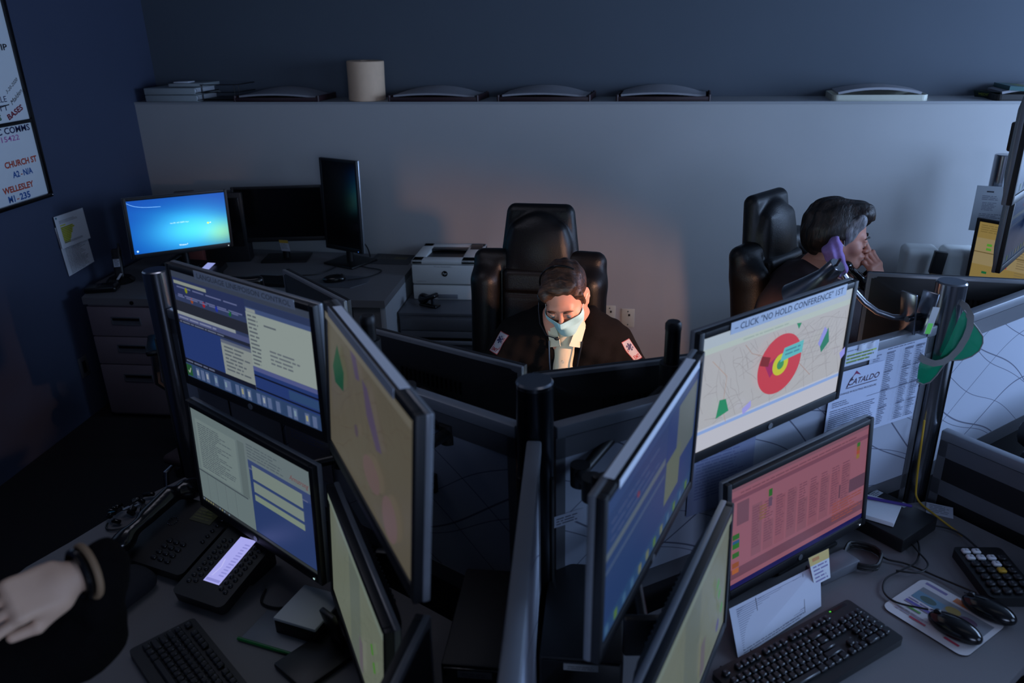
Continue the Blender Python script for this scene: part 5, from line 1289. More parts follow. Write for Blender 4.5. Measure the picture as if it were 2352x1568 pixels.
# ------------------------------------------------------------------ chairs
def star_base(t, z=.0):
    for k in range(5):
        a = 2*PI*k/5+.3; d = Vector((math.cos(a), math.sin(a), 0))
        l = MB().cyl(d*.03+Vector((0, 0, .10)), d*.30+Vector((0, 0, .075)), .022, .014, 10).build('base_leg', M['gloss'], t)
        MB().cyl(d*.30+Vector((-.018*d.y, .018*d.x, .028)), d*.30+Vector((.018*d.y, -.018*d.x, .028)), .028, n=18).build('caster', M['black'], l)
    MB().cyl((0, 0, .09), (0, 0, .44), .028, n=18).build('gas_lift', M['darksteel'], t)
def executive_chair(x, y, rz, label, dz=0.0):
    t = thing('executive_chair', label, 'chair', (x, y, 0), rz, 'black leather executive chairs')
    star_base(t)
    L = M['leather']
    tilt = R(-7)
    B4 = Matrix.Translation((0, .19, .50+dz)) @ Matrix.Rotation(tilt, 4, 'X')
    back = [rbx((0, .02, .36), (.275, .045, .37), .045, k=.02), cap((-.225, -.015, .04), (-.215, -.035, .60), .048, .058, k=.045), cap((.225, -.015, .04), (.215, -.035, .60), .048, .058, k=.045),
            cap((-.21, .0, .60), (-.17, .02, .66), .055, .045, k=.04), cap((.21, .0, .60), (.17, .02, .66), .055, .045, k=.04),
            rbx((0, -.035, .34), (.14, .03, .32), .028, k=.012),
            rbx((0, -.066, .56), (.14, .010, .006), .004, k=.01, op='s'), rbx((0, -.066, .30), (.14, .010, .005), .004, k=.01, op='s'),
            rbx((-.146, -.06, .34), (.005, .03, .34), .003, k=.008, op='s'), rbx((.146, -.06, .34), (.005, .03, .34), .003, k=.008, op='s')]
    sdf_obj('backrest', back, .009, L, t, M4=B4)
    head = [rbx((0, .035, .755), (.155, .035, .160), .035, k=.02, taper=.13), ell((0, -.010, .735), (.135, .050, .145), k=.02), rbx((0, -.010, .725), (.128, .034, .120), .034, k=.012, taper=.14)]
    sdf_obj('headrest', head, .007, L, t, M4=B4)
    sdf_obj('seat_cushion', [rbx((0, -.05, .455+dz), (.26, .25, .055), .05, k=.02), ell((0, -.28, .46+dz), (.24, .07, .05), k=.05)], .011, L, t)
    for s in (-1, 1):
        a = sdf_obj('armrest', [rbx((s*.31, -.05, .675+dz), (.038, .15, .024), .022)], .008, L, t)
        MB().tube([(s*.29, .12, .45+dz), (s*.33, .10, .60+dz), (s*.315, .02, .655+dz), (s*.315, -.12, .655+dz), (s*.33, -.15, .60+dz), (s*.28, -.14, .44+dz)], .014, 10).build('arm_bracket', M['gloss'], a)
    return t
executive_chair(-.305, 2.80, R(-5), 'high backed black leather chair behind the masked person')
executive_chair(.905, 3.17, R(50), 'high backed black leather chair turned right behind the person in profile', .0)
t = thing('task_chair', 'low backed black task chair before the back desk', 'chair', (-1.90, 3.40, 0), R(208))
star_base(t)
sdf_obj('seat_cushion', [rbx((0, -.02, .46), (.24, .23, .04), .035)], .011, M['jacket'], t)
sdf_obj('backrest', [rbx((0, .24, .83), (.24, .022, .20), .02, k=.02), ell((0, .24, .85), (.25, .028, .21), k=.03), ell((0, .10, .85), (.18, .10, .2), k=.03, op='s')], .009, M['gloss'], t)
mb = MB(); mb.tube([(.245*math.cos(a), .235, .86+.185*math.sin(a)) for a in np.linspace(R(5), R(175), 24)], .008, 8); mb.build('back_rim', M['gloss'], t)
MB().tube([(0, .05, .42), (0, .22, .44), (0, .265, .60), (0, .255, .8)], .016, 8).build('back_bar', M['gloss'], t)
for s in (-1, 1):
    a = MB().box((s*.30, -.02, .675), (.06, .24, .03), .012).build('arm_pad', M['black'], t)
    MB().tube([(s*.30, .02, .66), (s*.31, .03, .50), (s*.25, .02, .43)], .018, 8).build('arm_post', M['steel'], a)
t = thing('chrome_frame_chair', 'chair framed in bright chrome tube behind the lower left monitor', 'chair', (-1.50, 2.72, 0), R(-17))
mb = MB()
for s in (-1, 1): mb.tube([(s*.24, .22, .015), (s*.24, -.24, .015), (s*.24, -.26, .05), (s*.24, -.20, .40), (s*.24, .0, .44), (s*.24, .2, .46)], .0125, 10)
mb.tube([(-.24, .22, .015), (.24, .22, .015)], .0125, 10)
mb.build('tube_frame', M['steel'], t)
sdf_obj('seat', [rbx((0, 0, .47), (.23, .22, .022), .02)], .011, M['jacket'], t)

# ------------------------------------------------------------------ steel task lamp on the right partition
t = thing('task_lamp', 'steel task lamp with a tube arm clipped to the right partition, lit inside', 'lamp', (.84, 2.13, 1.285))
o0 = Vector((.84, 2.13, 1.285))
tip = Vector((.618, 2.142, 1.460)); axis = Vector((-.42, .46, -.80)).normalized()
arm = [(.843, 2.135, 1.33), (.845, 2.135, 1.318), (.827, 2.130, 1.314), (.774, 2.124, 1.318), (.732, 2.124, 1.333), (.697, 2.128, 1.358), (.666, 2.136, 1.390), (.636, 2.142, 1.432)]
MB().tube([Vector(p)-o0 for p in arm], .0085, 10).build('tube_arm', M['steel'], t)
q = axis.to_track_quat('Z', 'Y').to_matrix().to_4x4()
H4 = Matrix.Translation(tip-o0) @ q
hd = MB().lathe([(0, 0), (.021, 0), (.0235, .003), (.026, .05), (.040, .10), (.062, .165), (.060, .165), (.038, .10), (.023, .05), (.018, .01), (0, .008)], 40, H4).build('lamp_shade', M['steel'], t)
MB().cyl(H4 @ Vector((.004, 0, -.0005)), H4 @ Vector((.010, .004, -.022)), .004, .0035, 10).build('switch', M['maroon'], hd)
em = bpy.data.materials.new('warm_bulb_glass'); em.use_nodes = True
b = em.node_tree.nodes['Principled BSDF']; b.inputs['Emission Color'].default_value = (1, .55, .25, 1); b.inputs['Emission Strength'].default_value = 6
MB().ball(H4 @ Vector((0, 0, .095)), .016, n=14).build('bulb', em, hd)
cl = MB(); 
for s in (-1, 1): cl.box(Vector((.832+s*.022, 2.115, 1.335))-o0, (.006, .05, .12), .003, (0, s*.16, ang))
cl.build('clip_jaw', M['steel'], t)
MB().cyl(Vector((.80, 2.09, 1.325))-o0, Vector((.864, 2.135, 1.325))-o0, .008, n=12).build('clip_spring', M['darksteel'], t)
c = Card(.03, .075, (150, 150, 152)); c.rect(.004, 0, .026, .03, (90, 190, 60)); c.build('clip_tag', PRINT, t, 'XZ', Vector((.862, 2.085, 1.325))-o0, (0, R(14), ang), .0008)

ls = bpy.data.lights.new('task_lamp_light', 'SPOT'); ls.energy = 46; ls.color = (1.0, .50, .29); ls.spot_size = R(112); ls.spot_blend = .35; ls.shadow_soft_size = .03
lo = bpy.data.objects.new('task_lamp_light', ls); COL.objects.link(lo)
lo.location = tip+axis*.178; lo.rotation_euler = axis.to_track_quat('-Z', 'Y').to_euler()
# green translucent visor with grey elastic hanging on the right post
t = thing('green_visor', 'translucent green eyeshade with a grey band hanging on the right steel post', 'visor', (PR.x-.016, PR.y, 1.325))
o0 = Vector((PR.x-.016, PR.y, 1.325))
sdx, sdz = .00119, .00125
def V3(px, pz, dy=0.0): return Vector(((px-84)*sdx, -.062+dy, -(pz-40)*sdz))      # outline in the visor's own millimetre grid
def sheet_from(name, outline, m, depth):
    n = len(outline); cx = sum(p[0] for p in outline)/n; cz = sum(p[1] for p in outline)/n
    mb = MB(); rings = []
    for k in (1.0, .75, .5, .25): rings.append([mb.b.verts.new(V3(cx+(x-cx)*k, cz+(z-cz)*k, -depth*(1-k*k))) for x, z in outline])
    c0 = mb.b.verts.new(V3(cx, cz, -depth)); fs = []
    for A_, B_ in zip(rings, rings[1:]):
        for i in range(n): fs.append(mb.b.faces.new((A_[i], A_[(i+1) % n], B_[(i+1) % n], B_[i])))
    for i in range(n): fs.append(mb.b.faces.new((rings[-1][i], rings[-1][(i+1) % n], c0)))
    mb.b.normal_update(); bmesh.ops.solidify(mb.b, geom=fs, thickness=.0012); return mb.build(name, m, t)
bill = [(112, 30), (122, 40), (135, 56), (150, 72), (165, 90), (168, 106), (164, 124), (150, 138), (130, 147), (108, 149), (86, 149), (82, 140), (92, 110), (100, 72), (106, 46)]
sheet_from('bill', bill, M['green'], .004)
MB().tube([V3(x, z, .0) for x, z in bill[:11]], .0024, 6).build('bill_edging', M['grey_trim'], t)
low_ = [(18, 146), (22, 166), (30, 188), (42, 204), (56, 210), (70, 204), (82, 186), (92, 164), (100, 150), (70, 156), (44, 154)]
sheet_from('lower_shade', low_, M['green'], .004)
MB().tube([V3(x, z, .0) for x, z in low_[:9]], .0022, 6).build('shade_edging', M['grey_trim'], t)
bp = [(110, 17, .03), (119, 26, .01), (127, 44, -.008), (128, 66, -.012), (124, 90, -.012), (114, 118, -.012), (100, 138, -.012), (84, 149, -.014), (66, 153, -.014), (46, 148, -.010), (30, 136, -.004), (22, 118, .004), (22, 98, .014), (30, 78, .03), (42, 62, .05), (56, 44, .08), (76, 26, .105), (96, 16, .08), (106, 14, .05)]
pp = [V3(x, z, d) for x, z, d in bp]; mb = MB(); n = len(pp); L_ = []
for k in range(n):
    tg = (pp[(k+1) % n]-pp[k-1]).normalized(); out = (pp[k]-Vector((-.012, .0, -.055))); out = (out-tg*out.dot(tg)); out.y = 0; out.normalize()
    wv = .0095 if bp[k][2] < .03 else .006
    L_.append((mb.b.verts.new(pp[k]+out*wv), mb.b.verts.new(pp[k]-out*wv)))
fs = [mb.b.faces.new((L_[k][0], L_[(k+1) % n][0], L_[(k+1) % n][1], L_[k][1])) for k in range(n)]
mb.b.normal_update(); bmesh.ops.solidify(mb.b, geom=fs, thickness=.0016); mb.build('elastic_band', M['grey_trim'], t)

# ------------------------------------------------------------------ the woman's station
t = thing('scanner', 'white rounded plastic machine on the back desk right of the person on the telephone', 'machine', (1.70, 4.20, .74), BANG)
sdf_obj('machine_body', [rbx((-.085, 0, .105), (.085, .075, .105), .03), rbx((.10, 0, .105), (.085, .075, .105), .03), rbx((0, .02, .06), (.12, .06, .06), .02)], .007, M['white'], t)
t = thing('card_box', 'small black topped tan box standing before the white machine', 'box', (1.655, 4.06, .74), R(-8))
MB().box((0, 0, .055), (.058, .03, .11), .002).build('box_body', M['tan'], t); MB().box((0, 0, .165), (.06, .032, .115), .003, (0, R(6), 0)).build('box_sleeve', M['black'], t)
pc = Card(.14, .22, (150, 156, 162)); pc.rect(.045, .190, .075, .197, (40, 42, 50)); pc.lines(.03, .12, .172, 3, .008, (92, 96, 108), seed=2); pc.lines(.035, .10, .14, 6, .007, (96, 100, 112), seed=3); pc.lines(.03, .13, .085, 8, .008, (98, 102, 112), seed=4); pc.ell(.13, .2, .003, .004, (40, 42, 50), 10)
tag(pc.build('pinned_sheet', PRINT, None, 'XZ', (1.822, 4.010, 1.19), (0, 0, R(-22)), .0006), 'typed sheet taped to the far steel post above the yellow monitor', 'paper')
t = thing('office_machine', 'dark bulky office machine with a tiny white light behind the right partition', 'machine', (1.66, 2.24, 0), R(34))
MB().box((0, 0, .42), (.62, .50, .84), .02).build('machine_body', M['shell'], t); MB().box((0, 0, .90), (.66, .54, .10), .035).build('machine_lid', M['black'], t)
MB().box((0, -.275, .88), (.5, .012, .012), .003).build('lid_edge', M['darksteel'], t)
c = Card(.008, .008, (235, 240, 255)); c.build('white_led', SCREEN['bright'], t, 'XZ', (-.22, -.2515, .70), None, .001)
cable('black cable hanging beside the plum jacket sleeve onto the desk', [(1.30, 2.95, 1.05), (1.33, 3.05, .95), (1.28, 3.15, .82), (1.25, 3.2, .745)], .006)

# ------------------------------------------------------------------ people
def head_prims(nose=1.0, wide=1.0, jowl=0.0):
    w = wide
    P = [ell((0, .012, .035), (.076*w, .094, .082), k=.02), ell((0, -.028, -.030), (.060*w, .062, .078), k=.03),
         cap((-.052*w, .005, -.048), (-.012, -.066, -.098), .020, .018, k=.035), cap((.052*w, .005, -.048), (.012, -.066, -.098), .020, .018, k=.035),
         ell((0, -.074, -.102), (.024, .018, .017), k=.022),
         cap((-.034, -.076, .010), (.034, -.076, .010), .0125, k=.016),
         ell((.043*w, -.058, -.034), (.023, .024, .022), k=.022), ell((-.043*w, -.058, -.034), (.023, .024, .022), k=.022),
         ell((.032, -.099, -.008), (.017, .013, .011), k=.012, op='s'), ell((-.032, -.099, -.008), (.017, .013, .011), k=.012, op='s'),
         cap((0, -.084, .004), (0, -.106*1.0-.004*nose, -.038), .0075, .0105, k=.010), ell((0, -.113, -.042), (.0105, .010, .009), k=.008),
         ell((.0125, -.100, -.044), (.0075, .010, .007), k=.007), ell((-.0125, -.100, -.044), (.0075, .010, .007), k=.007),
         ell((0, -.088, -.070), (.026, .014, .016), k=.014), ell((0, -.1005, -.0665), (.020, .007, .0045), k=.005), ell((0, -.0985, -.0755), (.017, .007, .0052), k=.005),
         cap((-.022, -.102, -.0708), (.022, -.102, -.0708), .0016, k=.004, op='s')]
    for s in (-1, 1):
        P += [ell((s*.031, -.0835, -.008), (.0150, .0125, .0125), k=.004), ell((s*.031, -.086, .0015), (.0168, .0105, .0056), k=.004), ell((s*.031, -.086, -.0165), (.0155, .010, .005), k=.006)]
        P += [ell((s*(.076*w), .014, -.010), (.0085, .019, .032), k=.008, rot=(R(-12), 0, s*R(-20))), ell((s*(.086*w), .010, -.004), (.006, .010, .018), k=.006, op='s', rot=(R(-12), 0, 0)), ell((s*(.074*w), .004, -.036), (.008, .010, .010), k=.006)]
    if jowl: P += [ell((0, -.035, -.108), (.045, .045, .022), k=.03)]
    P += [cap((0, .022, -.06), (0, .045, -.165), .050*w, .058*w, k=.03)]
    return P
def eyes(parent, M4, iris=(60, 80, 90)):
    for s in (-1, 1):
        e = MB().ball((s*.031, -.0862, -.0085), .0118, n=20).xf(M4).build('eyeball', mat('eye_white', (150, 140, 134), .25), parent)
        MB().ball((s*.0300, -.0952, -.0125), .0064, (1, .5, 1), 14).xf(M4).build('iris', mat('eye_iris', iris, .15), e)
def brows(parent, M4, m):
    for s in (-1, 1):
        mb = MB(); mb.tube([(s*.016, -.0985, .010), (s*.028, -.0995, .0145), (s*.040, -.094, .0135), (s*.049, -.085, .008)], [.003, .0038, .003, .0012], 8); mb.xf(M4); mb.build('eyebrow', m, parent)

def hand_prims(curls, thumb=(.055, .010, -.022, .060, .040, -.034), side=1, spread=0.0, sc=1.0):
    """right hand for side=1: fingers along +Y, back of the hand +Z, thumb on the -X side"""
    P = [rbx((0, 0, 0), (.040, .046, .0135), .013, k=.012), ell((0, -.02, -.004), (.036, .035, .016), k=.015), ell((-side*.026, -.018, -.008), (.018, .030, .014), k=.015)]
    fx = (-.030, -.010, .010, .029); ln = ((.042, .025, .021), (.046, .029, .022), (.043, .027, .021), (.034, .020, .018)); by = (.042, .047, .044, .036)
    tips = []
    for i in range(4):
        c1, c2, c3 = curls[i]; a = 0; p = Vector((side*fx[i], by[i]-.012, .001)); r = (.0098, .0092, .0094, .0082)[i]; sp = side*spread*(i-1.5)
        first = True
        for L, c in zip(ln[i], (c1, c2, c3)):
            a += c; q = p+Vector((math.sin(sp)*L, math.cos(a)*L*math.cos(sp)+(.012 if first else 0), -math.sin(a)*L)); first = False
            P.append(cap(tuple(p), tuple(q), r, r*.90, k=.006)); P.append(ell(tuple(p), (r*1.06,)*3, k=.004)); p = q; r *= .90
        tips.append(p)
    x0, y0, z0, x1, y1, z1 = thumb
    P += [cap((-side*.030, -.030, -.008), (-side*x0, y0, z0), .0155, .0120, k=.012), cap((-side*x0, y0, z0), (-side*x1, y1, z1), .0115, .0095, k=.004)]
    P += [cap((0, -.040, -.001), (0, -.115, 0), .0265, .030, k=.02)]
    return P, tips
def frame4(origin, yv, zv):
    y = Vector(yv).normalized(); z = Vector(zv); z = (z-y*z.dot(y)).normalized(); x = y.cross(z)
    m = Matrix.Identity(4)
    for i in range(3): m[i][0], m[i][1], m[i][2], m[i][3] = x[i], y[i], z[i], origin[i]
    return m

def face_sheet(headv, headf, M4, u0, u1, rows, nu=33, off=.006, relax=14):
    """cloth stretched over the lower face: rays cast at the head in its own frame, then pulled taut"""
    from mathutils.bvhtree import BVHTree
    bv = BVHTree.FromPolygons([tuple(v) for v in headv], [tuple(f) for f in headf])
    nv = 17; g = np.zeros((nv, nu)); zz = np.zeros((nv, nu)); aa = np.zeros((nv, nu))
    for j in range(nv):
        v = j/(nv-1)
        for i in range(nu):
            u = i/(nu-1); a = u0+(u1-u0)*u; s = abs(2*u-1)
            z = rows[0](s)+(rows[1](s)-rows[0](s))*v
            d = Vector((math.sin(a), -math.cos(a), 0)); o = Vector((0, -.015, z))
            h = bv.ray_cast(o+d*.25, -d)
            g[j, i] = (.25-h[3])+off if h[0] is not None else .03; zz[j, i] = z; aa[j, i] = a
    for _ in range(relax):
        n = g.copy(); n[1:-1, 1:-1] = (g[:-2, 1:-1]+g[2:, 1:-1]+g[1:-1, :-2]+g[1:-1, 2:])/4
        n[0, 1:-1] = (g[0, :-2]+g[0, 2:])/2*.5+g[0, 1:-1]*.5; n[-1, 1:-1] = (g[-1, :-2]+g[-1, 2:])/2
        g = np.maximum(g, n)
    vs, fs = [], []
    for j in range(nv):
        for i in range(nu):
            r = g[j, i]+.0012*math.cos(j/(nv-1)*PI*6)*(1 if 0 < i < nu-1 else 0)
            vs.append(M4 @ Vector((math.sin(aa[j, i])*r, -.015-math.cos(aa[j, i])*r, zz[j, i])))
    fs = [(j*nu+i, j*nu+i+1, (j+1)*nu+i+1, (j+1)*nu+i) for j in range(nv-1) for i in range(nu-1)]
    b = MB(); bvv = [b.b.verts.new(v) for v in vs]
    ff = [b.b.faces.new([bvv[k] for k in f]) for f in fs]; b.b.normal_update()
    bmesh.ops.solidify(b.b, geom=ff, thickness=.0012)
    corner = [vs[0], vs[nu-1], vs[(nv-1)*nu], vs[nv*nu-1]]
    return b, corner

# --- the masked person behind the monitors
man = thing('person', 'person in a black fleece and pale blue face mask looking down, facing the camera', 'person', (-.20, 2.76, 0))
mo = Vector((-.20, 2.76, 0))
def rel(p, o): return tuple(Vector(p)-o)
HM = Matrix.Translation(Vector((-.145, 2.575, 1.207))-mo) @ Matrix.Rotation(R(-9), 4, 'Z') @ Matrix.Rotation(R(27), 4, 'X') @ Matrix.Rotation(R(-7), 4, 'Y') @ Matrix.Diagonal((.94, .94, .94, 1))
hv, hf = sdf_mesh(head_prims(), .0035)
A = np.array(HM); hv2 = hv@A[:3, :3].T+A[:3, 3]
core = [cap(rel((-.165, 2.66, 1.06), mo), rel((-.20, 2.76, .62), mo), .09, .12, k=.04), cap(rel((-.155, 2.64, 1.10), mo), rel((-.15, 2.62, 1.03), mo), .055, .07, k=.03),
        cap(rel((-.34, 2.66, 1.0), mo), rel((-.42, 2.50, .84), mo), .045, .038, k=.03), cap(rel((.03, 2.69, 1.0), mo), rel((.13, 2.52, .84), mo), .045, .038, k=.03),
        cap(rel((-.42, 2.50, .84), mo), rel((-.32, 2.30, .79), mo), .034, .026, k=.02), cap(rel((.13, 2.52, .84), mo), rel((.03, 2.32, .79), mo), .034, .026, k=.02)]
cv, cf = sdf_mesh(core, .010)
hL, _ = hand_prims([(.5, .5, .3)]*4, side=-1); hR, _ = hand_prims([(.5, .5, .3)]*4, side=1)
v1, f1 = sdf_mesh(hL, .0035, M4=frame4(rel((-.27, 2.235, .782), mo), (.35, -1, -.1), (0, 0, 1)))
v2, f2 = sdf_mesh(hR, .0035, M4=frame4(rel((-.03, 2.255, .782), mo), (-.35, -1, -.1), (0, 0, 1)))
V, F = merge_geo((hv2, hf), (cv, cf), (v1, f1), (v2, f2))
mesh_obj('body', V, F, M['skin'], man)
eyes(man, HM); brows(man, HM, M['hair_brown'])
def hair_warp(G, amp, fx, fz):
    G = G.copy(); n = amp*(np.sin(G[..., 0]*fx+G[..., 1]*60+2*np.sin(G[..., 2]*40))+.6*np.sin(G[..., 0]*fx*.43+G[..., 2]*fz)); G[..., 2] += n; G[..., 1] += n*.6; return G
hair = [ell((0, .020, .046), (.083, .101, .084), k=.012), ell((.012, -.045, .098), (.062, .045, .030), k=.02), ell((-.045, -.052, .070), (.030, .038, .030), k=.02), ell((0, .075, -.02), (.060, .045, .06), k=.03),
        cap((-.073, -.035, .04), (-.074, -.022, -.012), .010, .007, k=.012), cap((.073, -.035, .04), (.074, -.022, -.012), .010, .007, k=.012),
        ell((.020, -.100, .034), (.056, .055, .052), k=.010, op='s'), ell((-.03, -.103, .014), (.044, .050, .044), k=.012, op='s'), ell((0, -.085, -.06), (.095, .085, .075), k=.012, op='s'),
        ell((.088, .016, -.03), (.030, .030, .045), k=.008, op='s'), ell((-.088, .016, -.03), (.030, .030, .045), k=.008, op='s'), ell((0, .02, -.115), (.1, .1, .05), k=.01, op='s')]
v, f = sdf_mesh(hair, .0030, warp=lambda G: hair_warp(G, .0022, 150, 70))
ho = mesh_obj('hair', v, f, M['hair_brown'], man); ho.matrix_basis = HM
mb, cor = face_sheet(hv, hf, HM, R(-68), R(68), (lambda s: -.124+.018*s**2, lambda s: -.030+.018*s+.005*math.cos(s*3)))
mk = mb.build('face_mask', M['mask'], man)
for s, ct, cb in ((-1, cor[2], cor[0]), (1, cor[3], cor[1])):
    ear = HM @ Vector((s*.084, .030, -.002)); ear2 = HM @ Vector((s*.082, .028, -.03))
    MB().tube([ct, ct.lerp(ear, .5)+Vector((0, 0, .002)), ear, ear2, cb.lerp(ear2, .4), cb], .0013, 6).build('ear_loop', M['cream_cord'], mk)
jk = [rbx(rel((-.165, 2.715, .80), mo), (.205, .135, .30), .12, k=.05, rot=(R(10), 0, R(-4))), cap(rel((-.30, 2.66, 1.000), mo), rel((-.02, 2.68, .99), mo), .092, k=.06),
      cap(rel((-.335, 2.655, .985), mo), rel((-.44, 2.50, .84), mo), .082, .066, k=.045), cap(rel((.03, 2.675, .97), mo), rel((.155, 2.52, .83), mo), .082, .066, k=.045),
      cap(rel((-.44, 2.50, .84), mo), rel((-.335, 2.325, .795), mo), .062, .045, k=.03), cap(rel((.155, 2.52, .83), mo), rel((.05, 2.345, .795), mo), .062, .045, k=.03),
      cap(rel((-.235, 2.66, 1.065), mo), rel((-.07, 2.675, 1.055), mo), .055, k=.03), cap(rel((-.245, 2.60, 1.055), mo), rel((-.235, 2.70, 1.10), mo), .030, k=.03), cap(rel((-.045, 2.61, 1.045), mo), rel((-.06, 2.71, 1.09), mo), .030, k=.03),
      cap(rel((-.142, 2.57, 1.12), mo), rel((-.155, 2.45, .70), mo), .050, .010, k=.03, op='s'), ell(rel((-.142, 2.60, 1.13), mo), (.070, .075, .095), k=.025, op='s')]
def fold(G): G = G.copy(); n = .004*np.sin(G[..., 2]*70+G[..., 0]*45)+.003*np.sin(G[..., 0]*120-G[..., 2]*40); G[..., 1] += n; G[..., 2] += n*.4; return G
v, f = sdf_mesh(jk, .009, warp=fold); mesh_obj('fleece_jacket', v, f, M['fleece'], man); jacket_geo = (v, f)
# shirt front with pointed collar
sh = [cap(rel((-.145, 2.595, 1.055), mo), rel((-.158, 2.545, .82), mo), .044, .036, k=.02), ell(rel((-.142, 2.625, 1.075), mo), (.072, .062, .038), k=.02), ell(rel((-.142, 2.605, 1.125), mo), (.056, .058, .060), k=.012, op='s'), cap(rel((-.140, 2.54, 1.125), mo), rel((-.148, 2.525, 1.035), mo), .030, .006, k=.008, op='s')]
v, f = sdf_mesh(sh, .005); so = mesh_obj('shirt', v, f, M['shirt'], man)
for s in (-1, 1):
    pts = [(-.142+s*.058, 2.615, 1.110), (-.142+s*.066, 2.585, 1.085), (-.145+s*.052, 2.540, 1.028), (-.145+s*.014, 2.528, 1.038), (-.142+s*.030, 2.552, 1.085)]
    mb = MB(); vs = [mb.b.verts.new(rel(p, mo)) for p in pts]; ff = mb.b.faces.new(vs); mb.b.normal_update(); bmesh.ops.solidify(mb.b, geom=[ff], thickness=.004); mb.build('collar_point', M['shirt'], so)
bt = MB()
for z in (.985, .93): bt.cyl(rel((-.150, 2.515, z), mo), rel((-.150, 2.508, z), mo), .0055, n=14)
bt.build('shirt_button', M['offwhite'], so)
zp = MB()
for s in (-1, 1): zp.tube([rel(p, mo) for p in ((-.142+s*.058, 2.545, 1.05), (-.147+s*.050, 2.525, .98), (-.152+s*.040, 2.515, .90))], .0035, 6)
zp.build('zip_edge', M['darksteel'], man)
tr = [cap(rel((-.29, 2.76, .56), mo), rel((-.32, 2.34, .56), mo), .085, .065, k=.04), cap(rel((-.10, 2.76, .56), mo), rel((-.06, 2.34, .56), mo), .085, .065, k=.04), cap(rel((-.32, 2.34, .56), mo), rel((-.32, 2.40, .10), mo), .062, .05, k=.03), cap(rel((-.06, 2.34, .56), mo), rel((-.06, 2.40, .10), mo), .062, .05, k=.03)]
v, f = sdf_mesh(tr, .012); mesh_obj('trousers', v, f, M['trousers'], man)
shs = MB()
for x in (-.32, -.06): shs.ball(rel((x, 2.35, .045), mo), .05, (.9, 2.4, .9), 16)
shs.build('shoe', M['gloss'], man)
def patch(parent, surf, org, along, out, s=1.0):
    """shoulder patch laid on the sleeve surface"""
    from mathutils.bvhtree import BVHTree
    bv = BVHTree.FromPolygons([tuple(v) for v in surf[0]], [tuple(f) for f in surf[1]])
    c = Card(.050*s, .088*s); w, h = c.w, c.h
    def blk(x0, y0, x1, y1, col, nx=6, ny=8):
        c.L += 1
        for j in range(ny):
            for i in range(nx): c.rect(x0+(x1-x0)*i/nx, y0+(y1-y0)*j/ny, x0+(x1-x0)*(i+1)/nx, y0+(y1-y0)*(j+1)/ny, col, False)
    blk(0, 0, w, h, (128, 40, 44)); blk(w*.05, h*.03, w*.95, h*.97, (140, 140, 150)); cx, cy = w*.5, h*.66
    for k in range(3):
        a = PI/3*k+PI/2; dx, dy = math.cos(a)*w*.32, math.sin(a)*w*.32; c.line([(cx-dx, cy-dy), (cx, cy), (cx+dx, cy+dy)], w*.17, (34, 30, 70))
    c.text('EMT', w*.16, h*.08, h*.16, (120, 30, 40), w*.68, bold=.03); c.line([(w*.1, h*.31), (w*.9, h*.31)], h*.02, (150, 40, 50))
    al = Vector(along).normalized(); o = Vector(out).normalized(); ou = (o-al*o.dot(al)).normalized(); sd = al.cross(ou)
    def b(p):
        q = Vector(org)+sd*p.x+al*p.y; hit = bv.ray_cast(q+ou*.12, -ou)
        return (hit[0] if hit[0] is not None else q)+ou*(.0015+p.z)
    return c.build('sleeve_patch', PRINT, parent, 'XY', (0, 0, 0), None, 0, b)
patch(man, jacket_geo, rel((-.378, 2.585, 1.02), mo), (.35, .25, .9), (-.62, -.62, .48), .9)
patch(man, jacket_geo, rel((.090, 2.60, 1.00), mo), (-.42, .25, .9), (.66, -.58, .46), .9)
# headset worn over his right ear, seen on the left
hs = thing('headset', 'black telephone headset with a microphone boom on the masked person', 'headset', mo)
mb = MB(); mb.tube([HM @ Vector((.092*math.cos(a), .018, .030+.104*math.sin(a))) for a in np.linspace(R(55), R(190), 22)], .0030, 8); mb.build('headband', M['gloss'], hs)
mb = MB(); mb.cyl(HM @ Vector((-.080, .010, -.012)), HM @ Vector((-.104, .010, -.012)), .029, .026, 24); mb.build('ear_cup', M['black'], hs)
mb = MB(); mb.cyl(HM @ Vector((-.104, .010, -.012)), HM @ Vector((-.110, .010, -.012)), .014, .012, 20); mb.build('cup_hinge', M['steel'], hs)
bm_ = [HM @ Vector(p) for p in ((-.108, .006, -.018), (-.112, -.020, -.050), (-.106, -.060, -.085), (-.080, -.095, -.112), (-.035, -.112, -.112))]
MB().tube(bm_, .0020, 8).build('microphone_boom', M['darksteel'], hs)
MB().ball(bm_[-1], .006, (1.6, 1, 1), 12).build('microphone', M['black'], hs)

# --- the woman on the telephone, in profile
wo = Vector((.85, 3.02, 0))
lady = thing('person', 'person in a dark plum jacket seen in profile, holding a telephone handset to the chin', 'person', wo)
HW = Matrix.Translation(Vector((.892, 3.112, 1.290))-wo) @ Matrix.Rotation(R(80), 4, 'Z') @ Matrix.Rotation(R(7), 4, 'X')
hv, hf = sdf_mesh(head_prims(1.3, 1.04, 1.0), .0035)
A = np.array(HW); hv2 = hv@A[:3, :3].T+A[:3, 3]
core = [cap(rel((.86, 3.14, 1.12), wo), rel((.82, 3.06, .65), wo), .11, .15, k=.04), cap(rel((.88, 3.13, 1.20), wo), rel((.85, 3.13, 1.08), wo), .062, .08, k=.03),
        cap(rel((.80, 2.99, 1.06), wo), rel((1.0, 2.84, .86), wo), .05, .04, k=.03), cap(rel((1.0, 2.84, .86), wo), rel((1.18, 2.90, .80), wo), .038, .028, k=.02),
        cap(rel((.86, 3.28, 1.06), wo), rel((1.12, 3.24, .985), wo), .05, .042, k=.03), cap(rel((1.12, 3.24, .985), wo), rel((1.035, 3.13, 1.10), wo), .038, .029, k=.02)]
cv, cf = sdf_mesh(core, .010)
